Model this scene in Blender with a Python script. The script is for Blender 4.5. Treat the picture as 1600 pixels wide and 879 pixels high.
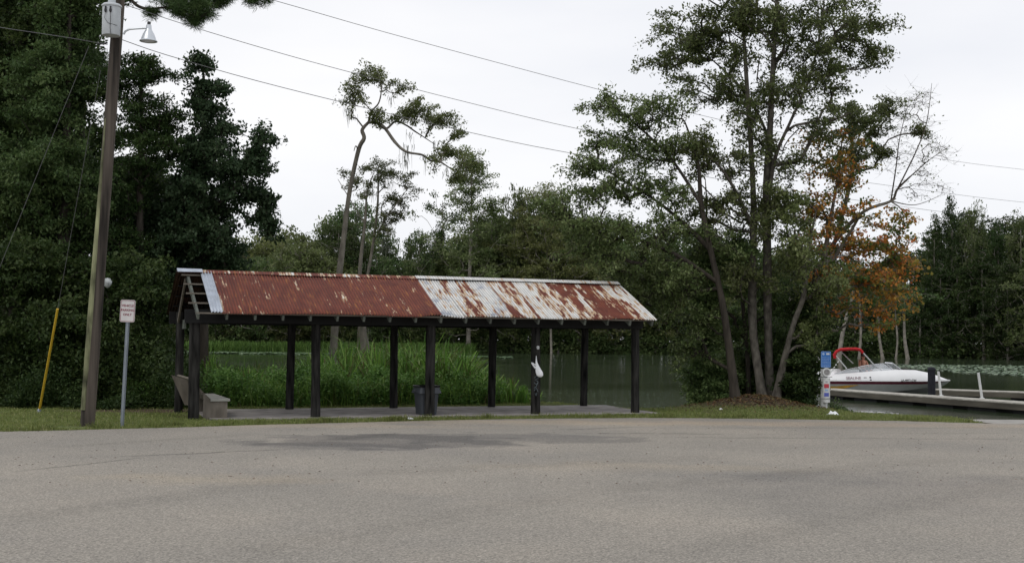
import bpy, math, random
import numpy as np
from mathutils import Vector, Matrix
for o in list(bpy.data.objects): bpy.data.objects.remove(o)
SC = bpy.context.scene
COL = SC.collection
R = math.radians
# ------------------------------------------------------------------ camera
F, CX, CY = 1900.0, 800.0, 439.5
PITCH, ROLL, H = math.atan(90.5/F), 0.010, 1.85
fw = Vector((0, math.cos(PITCH), math.sin(PITCH)))
r0 = Vector((1, 0, 0)); u0 = r0.cross(fw)
rt = r0*math.cos(ROLL)+u0*math.sin(ROLL); up = u0*math.cos(ROLL)-r0*math.sin(ROLL)
cam_d = bpy.data.cameras.new('camera'); cam = bpy.data.objects.new('camera', cam_d); COL.objects.link(cam)
cam.matrix_world = Matrix(((rt.x, up.x, -fw.x, 0), (rt.y, up.y, -fw.y, 0), (rt.z, up.z, -fw.z, H), (0, 0, 0, 1)))
cam_d.sensor_width = 36; cam_d.lens = F/1600*36; cam_d.clip_end = 5000; cam_d.clip_start = .1
SC.camera = cam
def at(px, py, Y):
    d = fw+rt*((px-CX)/F)-up*((py-CY)/F)
    return Vector((0, 0, H))+d*(Y/d.y)
def gp(px, py, z=0.0):
    d = fw+rt*((px-CX)/F)-up*((py-CY)/F)
    return Vector((0, 0, H))+d*((z-H)/d.z)
# ------------------------------------------------------------------ world, sun, exposure
SUN_EL, SUN_AZ = 52, 215
w = bpy.data.worlds.new('World'); SC.world = w; w.use_nodes = True
nt = w.node_tree; nt.nodes.clear()
def N(nt, t, **k):
    n = nt.nodes.new(t)
    for a, b in k.items():
        if a.startswith('i_'):
            n.inputs[a[2:].replace('_', ' ')].default_value = b
        else: setattr(n, a, b)
    return n
out = N(nt, 'ShaderNodeOutputWorld'); bg = N(nt, 'ShaderNodeBackground'); bg.inputs[1].default_value = .1
sky = N(nt, 'ShaderNodeTexSky', sky_type='NISHITA', sun_disc=False); sky.sun_elevation = R(SUN_EL); sky.sun_rotation = R(SUN_AZ)
tc = N(nt, 'ShaderNodeTexCoord'); mp = N(nt, 'ShaderNodeMapping'); mp.inputs['Scale'].default_value = (1, 1, 3.5)
no = N(nt, 'ShaderNodeTexNoise'); no.inputs['Scale'].default_value = 1.7; no.inputs['Detail'].default_value = 5
cr = N(nt, 'ShaderNodeValToRGB'); cr.color_ramp.elements[0].position = .3; cr.color_ramp.elements[1].position = .72
cr.color_ramp.elements[0].color = (7.2, 7.45, 8.1, 1); cr.color_ramp.elements[1].color = (9.4, 9.35, 9.45, 1)
mx = N(nt, 'ShaderNodeMix', data_type='RGBA'); mx.inputs[0].default_value = .94
L = nt.links.new
L(tc.outputs['Generated'], mp.inputs[0]); L(mp.outputs[0], no.inputs[0]); L(no.outputs[0], cr.inputs[0])
L(sky.outputs[0], mx.inputs[6]); L(cr.outputs[0], mx.inputs[7]); L(mx.outputs[2], bg.inputs[0]); L(bg.outputs[0], out.inputs[0])
sd = bpy.data.lights.new('sun', 'SUN'); sd.energy = .7; sd.angle = R(18); sd.color = (1, .96, .9)
sun = bpy.data.objects.new('sun', sd); COL.objects.link(sun)
a, e = R(SUN_AZ), R(SUN_EL)
sdir = Vector((math.sin(a)*math.cos(e), math.cos(a)*math.cos(e), math.sin(e)))
sun.rotation_euler = (-sdir).to_track_quat('-Z', 'Y').to_euler()
SC.view_settings.view_transform = 'Standard'; SC.view_settings.look = 'None'
SC.view_settings.exposure = 0.15; SC.view_settings.gamma = 1; SC.view_settings.use_curve_mapping = False
SC.render.engine = 'CYCLES'
SC.cycles.max_bounces = 6; SC.cycles.diffuse_bounces = 3; SC.cycles.transmission_bounces = 3; SC.cycles.transparent_max_bounces = 4
SC.cycles.glossy_bounces = 3
# ------------------------------------------------------------------ helpers
def tag(o, label=None, cat=None, group=None, kind=None):
    if label: o['label'] = label
    if cat: o['category'] = cat
    if group: o['group'] = group
    if kind: o['kind'] = kind
    return o
def empty(name, loc=(0, 0, 0), rz=0, **k):
    o = bpy.data.objects.new(name, None); o.empty_display_size = .2; COL.objects.link(o)
    o.location = loc; o.rotation_euler = (0, 0, rz); tag(o, **k); return o
def np_mesh(name, V, Fc, m, parent=None, attr=None, smooth=False):
    me = bpy.data.meshes.new(name)
    V = np.asarray(V, np.float32); Fc = np.asarray(Fc, np.int32); k = Fc.shape[1]; n = len(Fc)
    me.vertices.add(len(V)); me.vertices.foreach_set('co', V.ravel())
    me.loops.add(n*k); me.loops.foreach_set('vertex_index', Fc.ravel())
    me.polygons.add(n); me.polygons.foreach_set('loop_start', np.arange(0, n*k, k, dtype=np.int32))
    me.update(calc_edges=True)
    me.polygons.foreach_set('use_smooth', np.full(n, smooth, bool))
    if attr is not None:
        at_ = me.attributes.new('rnd', 'FLOAT', 'FACE'); at_.data.foreach_set('value', np.asarray(attr, np.float32))
    me.materials.append(m)
    o = bpy.data.objects.new(name, me); COL.objects.link(o); o.parent = parent
    return o
class MB:
    def __init__(s): s.v = []; s.f = []
    def add(s, v, f):
        b = len(s.v); s.v += [tuple(q) for q in v]; s.f += [tuple(i+b for i in q) for q in f]; return s
    def box(s, c, d, rot=None):
        x, y, z = [q/2 for q in d]
        v = [Vector((i*x, j*y, k*z)) for i in (-1, 1) for j in (-1, 1) for k in (-1, 1)]
        if rot is not None: v = [rot @ q for q in v]
        v = [q+Vector(c) for q in v]
        return s.add(v, [(0, 1, 3, 2), (4, 6, 7, 5), (0, 4, 5, 1), (2, 3, 7, 6), (0, 2, 6, 4), (1, 5, 7, 3)])
    def bar(s, p, q, wd, ht, upv=(0, 0, 1)):
        p = Vector(p); q = Vector(q); d = (q-p); l = d.length; d.normalize()
        sd = d.cross(Vector(upv)); sd.normalize(); u = sd.cross(d)
        rot = Matrix((d, sd, u)).transposed()
        return s.box((p+q)/2, (l, wd, ht), rot)
    def tube(s, pts, rad, n=10, caps=True, jit=0, rng=None):
        pts = [Vector(p) for p in pts]
        if not hasattr(rad, '__len__'): rad = [rad]*len(pts)
        V = []; Fa = []; ref = Vector((0.31, 0.95, 0.05))
        for i, p in enumerate(pts):
            d = (pts[min(i+1, len(pts)-1)]-pts[max(i-1, 0)]).normalized()
            rr = ref if abs(d.dot(ref)) < .92 else Vector((1, 0, 0))
            a = d.cross(rr).normalized(); b = d.cross(a)
            for k in range(n):
                t = 2*math.pi*k/n
                r_ = rad[i]*(1+(rng.uniform(-jit, jit) if rng else 0))
                V.append(p+a*math.cos(t)*r_+b*math.sin(t)*r_)
        for i in range(len(pts)-1):
            for k in range(n):
                Fa.append((i*n+k, i*n+(k+1) % n, (i+1)*n+(k+1) % n, (i+1)*n+k))
        if caps:
            Fa.append(tuple(range(n))[::-1]); Fa.append(tuple((len(pts)-1)*n+k for k in range(n)))
        return s.add(V, Fa)
    def lathe(s, prof, c=(0, 0, 0), n=24):
        V = []; Fa = []
        for r_, z in prof:
            for k in range(n):
                t = 2*math.pi*k/n; V.append((c[0]+r_*math.cos(t), c[1]+r_*math.sin(t), c[2]+z))
        for i in range(len(prof)-1):
            for k in range(n): Fa.append((i*n+k, i*n+(k+1) % n, (i+1)*n+(k+1) % n, (i+1)*n+k))
        return s.add(V, Fa)
    def prism(s, poly, d):   # poly list of 3d pts (planar), d offset vector
        n = len(poly); d = Vector(d)
        V = [Vector(p) for p in poly]+[Vector(p)+d for p in poly]
        Fa = [tuple(range(n))[::-1], tuple(range(n, 2*n))]+[(i, (i+1) % n, n+(i+1) % n, n+i) for i in range(n)]
        return s.add(V, Fa)
    def build(s, name, m, parent=None, smooth=False, bevel=0):
        me = bpy.data.meshes.new(name); me.from_pydata(s.v, [], s.f); me.update()
        import bmesh
        bm = bmesh.new(); bm.from_mesh(me); bmesh.ops.recalc_face_normals(bm, faces=bm.faces)
        if bevel: bmesh.ops.bevel(bm, geom=bm.edges[:], offset=bevel, segments=2, affect='EDGES', clamp_overlap=True)
        bm.to_mesh(me); bm.free()
        if smooth:
            me.polygons.foreach_set('use_smooth', [True]*len(me.polygons))
            try: me.set_sharp_from_angle(angle=R(40))
            except Exception: pass
        me.materials.append(m); o = bpy.data.objects.new(name, me); COL.objects.link(o); o.parent = parent
        return o
def text_mesh(name, lines, size, m, parent, origin, xdir, ydir, gap=1.25, extrude=.001):
    cu = bpy.data.curves.new('t', 'FONT'); cu.body = '\n'.join(lines); cu.size = size; cu.align_x = 'CENTER'; cu.align_y = 'CENTER'
    cu.space_line = gap; cu.extrude = extrude; cu.resolution_u = 3; cu.offset = size*.018
    t = bpy.data.objects.new('t', cu); COL.objects.link(t)
    dg = bpy.context.evaluated_depsgraph_get(); me = bpy.data.meshes.new_from_object(t.evaluated_get(dg))
    bpy.data.objects.remove(t); me.name = name; me.materials.clear(); me.materials.append(m)
    o = bpy.data.objects.new(name, me); COL.objects.link(o); o.parent = parent
    X = Vector(xdir).normalized(); Y_ = Vector(ydir).normalized(); Z = X.cross(Y_)
    M = Matrix((X, Y_, Z)).transposed().to_4x4(); M.translation = Vector(origin); o.matrix_local = M
    return o
# ---- materials
def new_mat(name):
    m = bpy.data.materials.new(name); m.use_nodes = True; nt = m.node_tree
    return m, nt, nt.nodes['Principled BSDF'], nt.links.new
def simple(name, c, rough=.7, var=.25, scale=6, metal=0, bump=0, spec=.3, stretch=(1, 1, 1), c2=None, coord='Object', detail=6):
    m, nt, b, L = new_mat(name)
    tc = N(nt, 'ShaderNodeTexCoord'); mp = N(nt, 'ShaderNodeMapping'); mp.inputs['Scale'].default_value = stretch
    no = N(nt, 'ShaderNodeTexNoise'); no.inputs['Scale'].default_value = scale; no.inputs['Detail'].default_value = detail
    cr = N(nt, 'ShaderNodeValToRGB'); cr.color_ramp.elements[0].position = .3; cr.color_ramp.elements[1].position = .7
    lo = [q*(1-var) for q in c]; hi = [min(1, q*(1+var)) for q in (c2 or c)]
    cr.color_ramp.elements[0].color = (*lo, 1); cr.color_ramp.elements[1].color = (*hi, 1)
    L(tc.outputs[coord], mp.inputs[0]); L(mp.outputs[0], no.inputs[0]); L(no.outputs[0], cr.inputs[0]); L(cr.outputs[0], b.inputs['Base Color'])
    b.inputs['Roughness'].default_value = rough; b.inputs['Metallic'].default_value = metal; b.inputs['Specular IOR Level'].default_value = spec
    if bump:
        bp = N(nt, 'ShaderNodeBump'); bp.inputs['Strength'].default_value = 1; bp.inputs['Distance'].default_value = bump
        L(no.outputs[0], bp.inputs['Height']); L(bp.outputs[0], b.inputs['Normal'])
    return m
def leaf_mat(name, cols, transl=.38, rough=.5):
    m, nt, b, L = new_mat(name)
    at_ = N(nt, 'ShaderNodeAttribute', attribute_name='rnd'); cr = N(nt, 'ShaderNodeValToRGB')
    els = cr.color_ramp.elements
    while len(els) < len(cols): els.new(.5)
    for i, c in enumerate(cols): els[i].position = i/(len(cols)-1); els[i].color = (*c, 1)
    oi = N(nt, 'ShaderNodeObjectInfo'); hv = N(nt, 'ShaderNodeHueSaturation')
    mr = N(nt, 'ShaderNodeMapRange'); mr.inputs['To Min'].default_value = .8; mr.inputs['To Max'].default_value = 1.25
    L(oi.outputs['Random'], mr.inputs[0]); L(mr.outputs[0], hv.inputs['Value'])
    mr2 = N(nt, 'ShaderNodeMapRange'); mr2.inputs['To Min'].default_value = .485; mr2.inputs['To Max'].default_value = .515
    mth = N(nt, 'ShaderNodeMath', operation='FRACT'); mt2 = N(nt, 'ShaderNodeMath', operation='MULTIPLY'); mt2.inputs[1].default_value = 7.31
    L(oi.outputs['Random'], mt2.inputs[0]); L(mt2.outputs[0], mth.inputs[0]); L(mth.outputs[0], mr2.inputs[0]); L(mr2.outputs[0], hv.inputs['Hue'])
    L(at_.outputs['Fac'], cr.inputs[0]); L(cr.outputs[0], hv.inputs['Color'])
    L(hv.outputs[0], b.inputs['Base Color']); b.inputs['Roughness'].default_value = rough; b.inputs['Specular IOR Level'].default_value = .2
    tr = N(nt, 'ShaderNodeBsdfTranslucent'); mx = N(nt, 'ShaderNodeMixShader'); mx.inputs[0].default_value = transl
    L(hv.outputs[0], tr.inputs[0]); L(b.outputs[0], mx.inputs[1]); L(tr.outputs[0], mx.inputs[2])
    L(mx.outputs[0], nt.nodes['Material Output'].inputs[0])
    return m
M = {}
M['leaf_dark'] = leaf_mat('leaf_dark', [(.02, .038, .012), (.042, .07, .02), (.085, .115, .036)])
M['leaf_vine'] = leaf_mat('leaf_vine', [(.026, .05, .022), (.05, .088, .04), (.1, .14, .07)])
M['leaf_oak'] = leaf_mat('leaf_oak', [(.052, .078, .025), (.125, .158, .053), (.25, .28, .13)])
M['leaf_olive'] = leaf_mat('leaf_olive', [(.07, .09, .03), (.13, .155, .053), (.2, .22, .09)])
M['leaf_mid'] = leaf_mat('leaf_mid', [(.04, .072, .025), (.09, .145, .048), (.17, .22, .085)])
M['leaf_maple'] = leaf_mat('leaf_maple', [(.06, .11, .028), (.1, .15, .038), (.3, .2, .045), (.52, .2, .05), (.5, .11, .05)])
M['leaf_pine'] = leaf_mat('leaf_pine', [(.03, .065, .02), (.06, .11, .035), (.1, .15, .05)], transl=.15)
M['leaf_reed'] = leaf_mat('leaf_reed', [(.15, .12, .05), (.06, .14, .022), (.13, .26, .04), (.22, .37, .07), (.5, .56, .28)], transl=.35)
M['leaf_grass'] = leaf_mat('leaf_grass', [(.1, .14, .035), (.18, .21, .06), (.32, .3, .15)], transl=.2)
M['leaf_bright'] = leaf_mat('leaf_bright', [(.045, .095, .022), (.095, .185, .04), (.18, .28, .08)])
M['moss'] = leaf_mat('moss', [(.11, .12, .09), (.16, .17, .13), (.22, .23, .18)], transl=.3, rough=.9)
M['lily'] = leaf_mat('lily', [(.05, .11, .04), (.1, .17, .07), (.27, .34, .2)], transl=.05, rough=.35)
M['bark'] = simple('bark', (.085, .07, .055), .95, .45, 9, bump=.02, stretch=(1, 1, .25))
M['bark_grey'] = simple('bark_grey', (.16, .145, .12), .95, .35, 7, bump=.02, stretch=(1, 1, .35))
M['bark_dark'] = simple('bark_dark', (.045, .038, .03), .95, .4, 9, bump=.02, stretch=(1, 1, .25))
M['bark_mid'] = simple('bark_mid', (.06, .052, .042), .95, .45, 8, bump=.02, stretch=(1, 1, .6), c2=(.09, .082, .068))
M['bark_far'] = simple('bark_far', (.22, .2, .17), .95, .35, 2)
# ------------------------------------------------------------------ terrain
EDGE_PX = [(0, 674), (100, 672), (190, 669.5), (300, 667), (400, 663.5), (500, 661), (600, 658.5), (700, 656), (850, 653.5), (1000, 652.5),
           (1100, 653), (1200, 654), (1300, 655.5), (1400, 657), (1500, 660), (1600, 662)]
EP = [gp(*p) for p in EDGE_PX]
ex = np.array([p.x for p in EP]); ey = np.array([p.y for p in EP])
def edgeY(X): return np.interp(X, ex, ey)
def shoreY(X): return np.interp(X, [-70, -45, -30, -18, -13, -9.5, -7, 1.5, 3.0, 4.3, 6.5, 8.4, 9.2, 10.5, 11.2, 60], [150, 118, 60, 46, 42, 37, 34.5, 36.5, 34.0, 34.2, 36.5, 34.6, 32.9, 31.9, 31.3, 31])
def farY(X): return np.interp(X, [-300, -60, -30, 0, 40, 75, 90, 300], [150, 190, 200, 208, 205, 190, 175, 150])
def sm(t): t = np.clip(t, 0, 1); return t*t*(3-2*t)
rs = np.random.RandomState(5)
_ph = rs.uniform(0, 6.28, (12, 2)); _k = rs.uniform(-1, 1, (12, 2))
def wob(X, Y, s=1.0):
    r = 0
    for (p, q), (k1, k2) in zip(_ph, _k): r = r+np.sin(X*k1*3*s+Y*k2*3*s+p)*np.cos(Y*k1*2*s-X*k2*1.3*s+q)
    return r/12
MX, MY = 6.62, 33.1
def height(X, Y):
    X = np.asarray(X, float); Y = np.asarray(Y, float)
    sh = shoreY(X)
    h = -sm((Y-sh+1.3)/3.0)*1.35+sm((Y-farY(X))/8)*1.9
    off = sm((Y-edgeY(X)-.05)/.5)
    h = h+off*(.025+.06*wob(X, Y)*sm((Y-edgeY(X))/2))
    md = ((X-MX)/1.4)**2+((Y-MY)/1.3)**2
    h = h+off*.38*np.exp(-md)
    ramp = sm((X-10.9)/.5)*off
    h = h*(1-ramp)+ramp*np.minimum(-.1-(Y-28.6)*.03, -.18-(Y-31.6)*.16)*np.where(Y < 120, 1, 0)+ramp*np.where(Y >= 120, 1, 0)*h
    return h
xs = np.unique(np.concatenate([np.linspace(-900, -60, 30), np.linspace(-60, -16, 45), np.arange(-16, 16, .16), np.linspace(16, 90, 60), np.linspace(90, 900, 30)]))
ys = np.unique(np.concatenate([np.linspace(-60, 22, 12), np.arange(22, 40, .16), np.linspace(40, 60, 40), np.linspace(60, 140, 30), np.linspace(140, 240, 60), np.linspace(240, 1500, 20)]))
GX, GY = np.meshgrid(xs, ys)
GZ = height(GX, GY)
GZ[GY < edgeY(GX)-.02] = -.02
nx, ny = len(xs), len(ys)
idx = np.arange(nx*ny).reshape(ny, nx)
quads = np.stack([idx[:-1, :-1], idx[:-1, 1:], idx[1:, 1:], idx[1:, :-1]], -1).reshape(-1, 4)
# ground material: grass with bare soil and leaf litter
m, nt, b, L = new_mat('ground'); M['ground'] = m
tc = N(nt, 'ShaderNodeTexCoord')
n1 = N(nt, 'ShaderNodeTexNoise'); n1.inputs['Scale'].default_value = .9; n1.inputs['Detail'].default_value = 6
n2 = N(nt, 'ShaderNodeTexNoise'); n2.inputs['Scale'].default_value = 14; n2.inputs['Detail'].default_value = 6
L(tc.outputs['Object'], n1.inputs[0]); L(tc.outputs['Object'], n2.inputs[0])
g = N(nt, 'ShaderNodeValToRGB'); g.color_ramp.elements[0].color = (.075, .1, .03, 1); g.color_ramp.elements[1].color = (.15, .17, .07, 1)
g.color_ramp.elements[0].position = .35; g.color_ramp.elements[1].position = .65
s_ = N(nt, 'ShaderNodeValToRGB'); s_.color_ramp.elements[0].color = (.04, .034, .024, 1); s_.color_ramp.elements[1].color = (.12, .085, .06, 1)
s_.color_ramp.elements[0].position = .35; s_.color_ramp.elements[1].position = .65
L(n2.outputs[0], g.inputs[0]); L(n2.outputs[0], s_.inputs[0])
def dist_mask(cx, cy, sx, sy, lo, hi):
    mp = N(nt, 'ShaderNodeMapping'); mp.vector_type = 'POINT'
    mp.inputs['Location'].default_value = (-cx/sx, -cy/sy, 0); mp.inputs['Scale'].default_value = (1/sx, 1/sy, 0)
    L(tc.outputs['Object'], mp.inputs[0]); vl = N(nt, 'ShaderNodeVectorMath', operation='LENGTH'); L(mp.outputs[0], vl.inputs[0])
    ad = N(nt, 'ShaderNodeMath', operation='MULTIPLY_ADD'); ad.inputs[1].default_value = .8; L(n1.outputs[0], ad.inputs[0]); L(vl.outputs['Value'], ad.inputs[2])
    mr = N(nt, 'ShaderNodeMapRange'); mr.inputs[1].default_value = lo; mr.inputs[2].default_value = hi; mr.inputs[3].default_value = 1; mr.inputs[4].default_value = 0
    L(ad.outputs[0], mr.inputs[0]); return mr.outputs[0]
k1 = dist_mask(MX, MY+.1, 2.0, 1.5, 1.1, 1.55); k2 = dist_mask(-9.0, 29.8, 2.2, 1.2, .9, 1.4)
k3 = N(nt, 'ShaderNodeMapRange'); k3.inputs[1].default_value = .52; k3.inputs[2].default_value = .62; L(n1.outputs[0], k3.inputs[0])
k3b = N(nt, 'ShaderNodeMath', operation='MULTIPLY'); k3b.inputs[1].default_value = .55; L(k3.outputs[0], k3b.inputs[0])
ma = N(nt, 'ShaderNodeMath', operation='MAXIMUM'); mb_ = N(nt, 'ShaderNodeMath', operation='MAXIMUM')
L(k1, ma.inputs[0]); L(k2, ma.inputs[1]); L(ma.outputs[0], mb_.inputs[0]); L(k3b.outputs[0], mb_.inputs[1])
mx = N(nt, 'ShaderNodeMix', data_type='RGBA'); L(mb_.outputs[0], mx.inputs[0]); L(g.outputs[0], mx.inputs[6]); L(s_.outputs[0], mx.inputs[7])
L(mx.outputs[2], b.inputs['Base Color']); b.inputs['Roughness'].default_value = .95; b.inputs['Specular IOR Level'].default_value = .1
bp = N(nt, 'ShaderNodeBump'); bp.inputs['Distance'].default_value = .03; L(n2.outputs[0], bp.inputs['Height']); L(bp.outputs[0], b.inputs['Normal'])
tag(np_mesh('ground', np.stack([GX, GY, GZ], -1).reshape(-1, 3), quads, M['ground'], smooth=True), kind='structure')
# asphalt lot
m, nt, b, L = new_mat('asphalt'); M['asphalt'] = m
tc = N(nt, 'ShaderNodeTexCoord')
def noise(sc, det=5, coord=None, st=None, rough=.5):
    n = N(nt, 'ShaderNodeTexNoise'); n.inputs['Scale'].default_value = sc; n.inputs['Detail'].default_value = det; n.inputs['Roughness'].default_value = rough
    src = tc.outputs['Object']
    if st: mp = N(nt, 'ShaderNodeMapping'); mp.inputs['Scale'].default_value = st; L(src, mp.inputs[0]); src = mp.outputs[0]
    L(src, n.inputs[0]); return n.outputs[0]
def ramp(src, a, b_, ca, cb):
    c = N(nt, 'ShaderNodeValToRGB'); c.color_ramp.elements[0].position = a; c.color_ramp.elements[1].position = b_
    c.color_ramp.elements[0].color = (*ca, 1); c.color_ramp.elements[1].color = (*cb, 1); L(src, c.inputs[0]); return c.outputs[0]
def mixc(f, a, b_, mode='MIX'):
    x = N(nt, 'ShaderNodeMix', data_type='RGBA', blend_type=mode)
    if isinstance(f, float): x.inputs[0].default_value = f
    else: L(f, x.inputs[0])
    for s, q in ((6, a), (7, b_)):
        if isinstance(q, tuple): x.inputs[s].default_value = (*q, 1)
        else: L(q, x.inputs[s])
    return x.outputs[2]
def mr_(src, a, b_, c=0., d=1.):
    r = N(nt, 'ShaderNodeMapRange'); r.inputs[1].default_value = a; r.inputs[2].default_value = b_; r.inputs[3].default_value = c; r.inputs[4].default_value = d
    L(src, r.inputs[0]); return r.outputs[0]
def mth(op, a, b_=None):
    x = N(nt, 'ShaderNodeMath', operation=op)
    for i, q in enumerate((a, b_)):
        if q is None: continue
        if isinstance(q, (int, float)): x.inputs[i].default_value = q
        else: L(q, x.inputs[i])
    return x.outputs[0]
big = noise(.22, 4); med = noise(.45, 5); fine = noise(34, 3, rough=.7)
base = ramp(big, .32, .68, (.29, .278, .258), (.36, .338, .305))
base = mixc(mth('MULTIPLY', mr_(med, .5, .75), .4), base, (.4, .365, .325)); 
base = mixc(mth('MULTIPLY', mr_(noise(.33, 6), .52, .75), .5), base, (.245, .24, .235))
vo = N(nt, 'ShaderNodeTexVoronoi'); vo.inputs['Scale'].default_value = 62; L(tc.outputs['Object'], vo.inputs[0])
sp = ramp(vo.outputs['Color'], .0, 1., (.45, .45, .45), (1.5, 1.48, 1.45))
base = mixc(.75, base, sp, 'MULTIPLY')
base = mixc(.8, base, ramp(fine, .3, .7, (.62, .62, .62), (1.3, 1.3, 1.28)), 'MULTIPLY')
sx = N(nt, 'ShaderNodeSeparateXYZ'); L(tc.outputs['Object'], sx.inputs[0]); PX, PY = sx.outputs[0], sx.outputs[1]
edge_n = noise(1.1, 6); edge_f = noise(5, 5)
def blob(px, py, rx, ry, amt, col, lo=.9, hi=1.15):
    global base
    c = gp(px, py)
    dx = mth('DIVIDE', mth('SUBTRACT', PX, c.x), rx); dy = mth('DIVIDE', mth('SUBTRACT', PY, c.y), ry)
    d = mth('SQRT', mth('ADD', mth('MULTIPLY', dx, dx), mth('MULTIPLY', dy, dy)))
    d = mth('ADD', d, mth('MULTIPLY', mth('SUBTRACT', edge_n, .5), 2.2))
    base = mixc(mth('MULTIPLY', mr_(d, lo, hi, 1, 0), amt), base, col, 'MULTIPLY')
def seam(p, q, wd, amt):
    global base
    p = gp(*p); q = gp(*q); d = (q-p); l = d.length; d = d/l
    s = mth('ADD', mth('MULTIPLY', mth('SUBTRACT', PX, p.x), d.x), mth('MULTIPLY', mth('SUBTRACT', PY, p.y), d.y))
    t = mth('ADD', mth('MULTIPLY', mth('SUBTRACT', PX, p.x), -d.y), mth('MULTIPLY', mth('SUBTRACT', PY, p.y), d.x))
    t = mth('ADD', t, mth('MULTIPLY', mth('SUBTRACT', edge_n, .5), .5))
    a = mth('MULTIPLY', mr_(mth('ABSOLUTE', t), wd*.3, wd, 1, 0), mth('MULTIPLY', mr_(s, 0, .8), mr_(s, l-.8, l, 1, 0)))
    a = mth('MULTIPLY', a, mr_(edge_f, .36, .5))
    base = mixc(mth('MULTIPLY', a, amt), base, (.5, .5, .5), 'MULTIPLY')
blob(600, 689, 2.3, 1.5, .8, (.6, .61, .64)); blob(760, 684, 2.6, 1.1, .7, (.62, .63, .66)); blob(520, 697, 1.6, .7, .6, (.62, .63, .66))
blob(1420, 770, 2.6, 1.6, .45, (.72, .73, .77), .6, 1.5); blob(1330, 745, 1.5, .8, .4, (.72, .73, .77), .6, 1.5)
blob(330, 748, 1.6, .5, .6, (1.25, 1.17, 1.05), .5, 1.4); blob(1030, 730, 1.8, .6, .5, (1.22, 1.15, 1.04), .5, 1.4)
blob(450, 664, 4.5, .6, .8, (1.22, 1.16, 1.08), .5, 1.4); blob(1250, 662, 5.5, .8, .8, (1.2, 1.1, 1.0), .5, 1.4); blob(800, 660, 4.5, .7, .8, (1.2, 1.14, 1.05), .5, 1.4)
base = mixc(1.0, base, (.9, .878, .845), 'MULTIPLY')
for a_, b__, wd_, am_ in (((-50, 820), (520, 742), .5, .22), ((520, 742), (1150, 712), .5, .22), ((300, 879), (900, 770), .45, .18), ((900, 770), (1500, 716), .5, .2), ((1000, 879), (1650, 740), .4, .18), ((60, 700), (420, 677), .3, .25), ((1100, 668), (1600, 668), .2, .3)): seam(a_, b__, wd_, am_)
seam((20, 738), (245, 712), .07, .9); seam((150, 715), (480, 700), .09, .9); seam((480, 690), (640, 676), .3, .4)
seam((880, 676), (1150, 678), .14, .8); seam((1000, 683), (1600, 686), .1, .7); seam((850, 672), (1010, 666), .16, .6); seam((1150, 678), (1600, 676), .07, .5)
L(base, b.inputs['Base Color']); b.inputs['Roughness'].default_value = .92; b.inputs['Specular IOR Level'].default_value = .2
bp = N(nt, 'ShaderNodeBump'); bp.inputs['Distance'].default_value = .006; bp.inputs['Strength'].default_value = .8
L(mth('ADD', vo.outputs['Distance'], fine), bp.inputs['Height']); L(bp.outputs[0], b.inputs['Normal'])
ax = np.arange(ex[0]-40, ex[-1]+40, .12); ay = edgeY(ax)+rs.normal(0, .04, len(ax))+.16*wob(ax, ax*0, 2.5)+.08*wob(ax, ax*0+3, 7)
V = [(x_, y_, .004) for x_, y_ in zip(ax, ay)]+[(x_, -50, .004) for x_ in ax]
n = len(ax)
tag(np_mesh('parking_lot', V, [(i, i+n, i+n+1, i+1) for i in range(n-1)], M['asphalt']), kind='structure')
# water
m, nt, b, L = new_mat('lake_water'); M['water'] = m
tc = N(nt, 'ShaderNodeTexCoord')
b.inputs['Base Color'].default_value = (.04, .056, .03, 1); b.inputs['Roughness'].default_value = .06; b.inputs['IOR'].default_value = 1.33
n1 = noise(.5, 4, st=(.5, 1.2, 1)); n2 = noise(5, 3, st=(.6, 1.3, 1)); nb = noise(.035, 2, st=(.25, 1.0, 1))
rr = mr_(nb, .4, .7, .06, .11); L(rr, b.inputs['Roughness'])
bp = N(nt, 'ShaderNodeBump'); bp.inputs['Distance'].default_value = .03; bp.inputs['Strength'].default_value = .4
L(mth('ADD', n1, mth('MULTIPLY', n2, mr_(nb, .4, .7, .09, .14))), bp.inputs['Height']); L(bp.outputs[0], b.inputs['Normal'])
WZ = -.45
tag(MB().add([(-800, 28, WZ), (800, 28, WZ), (800, 260, WZ), (-800, 260, WZ)], [(0, 1, 2, 3)]).build('lake_water', M['water']), kind='structure')
# boat ramp
M['concrete'] = simple('concrete', (.3, .29, .27), .9, .2, 3, c2=(.36, .34, .31))
M['slab'] = simple('slab', (.25, .23, .215), .9, .22, 2.2, c2=(.32, .295, .275))
mb = MB()
e0 = float(edgeY(11.35))
mb.add([(11.35, e0+.02, .0), (22, 28.7, .0), (22, 31.6, -.09), (11.35, 31.6, -.09), (22, 38, -1.1), (11.35, 38, -1.1)], [(0, 1, 2, 3), (3, 2, 4, 5)])
tag(mb.build('boat_ramp', M['concrete']), kind='structure')
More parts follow.
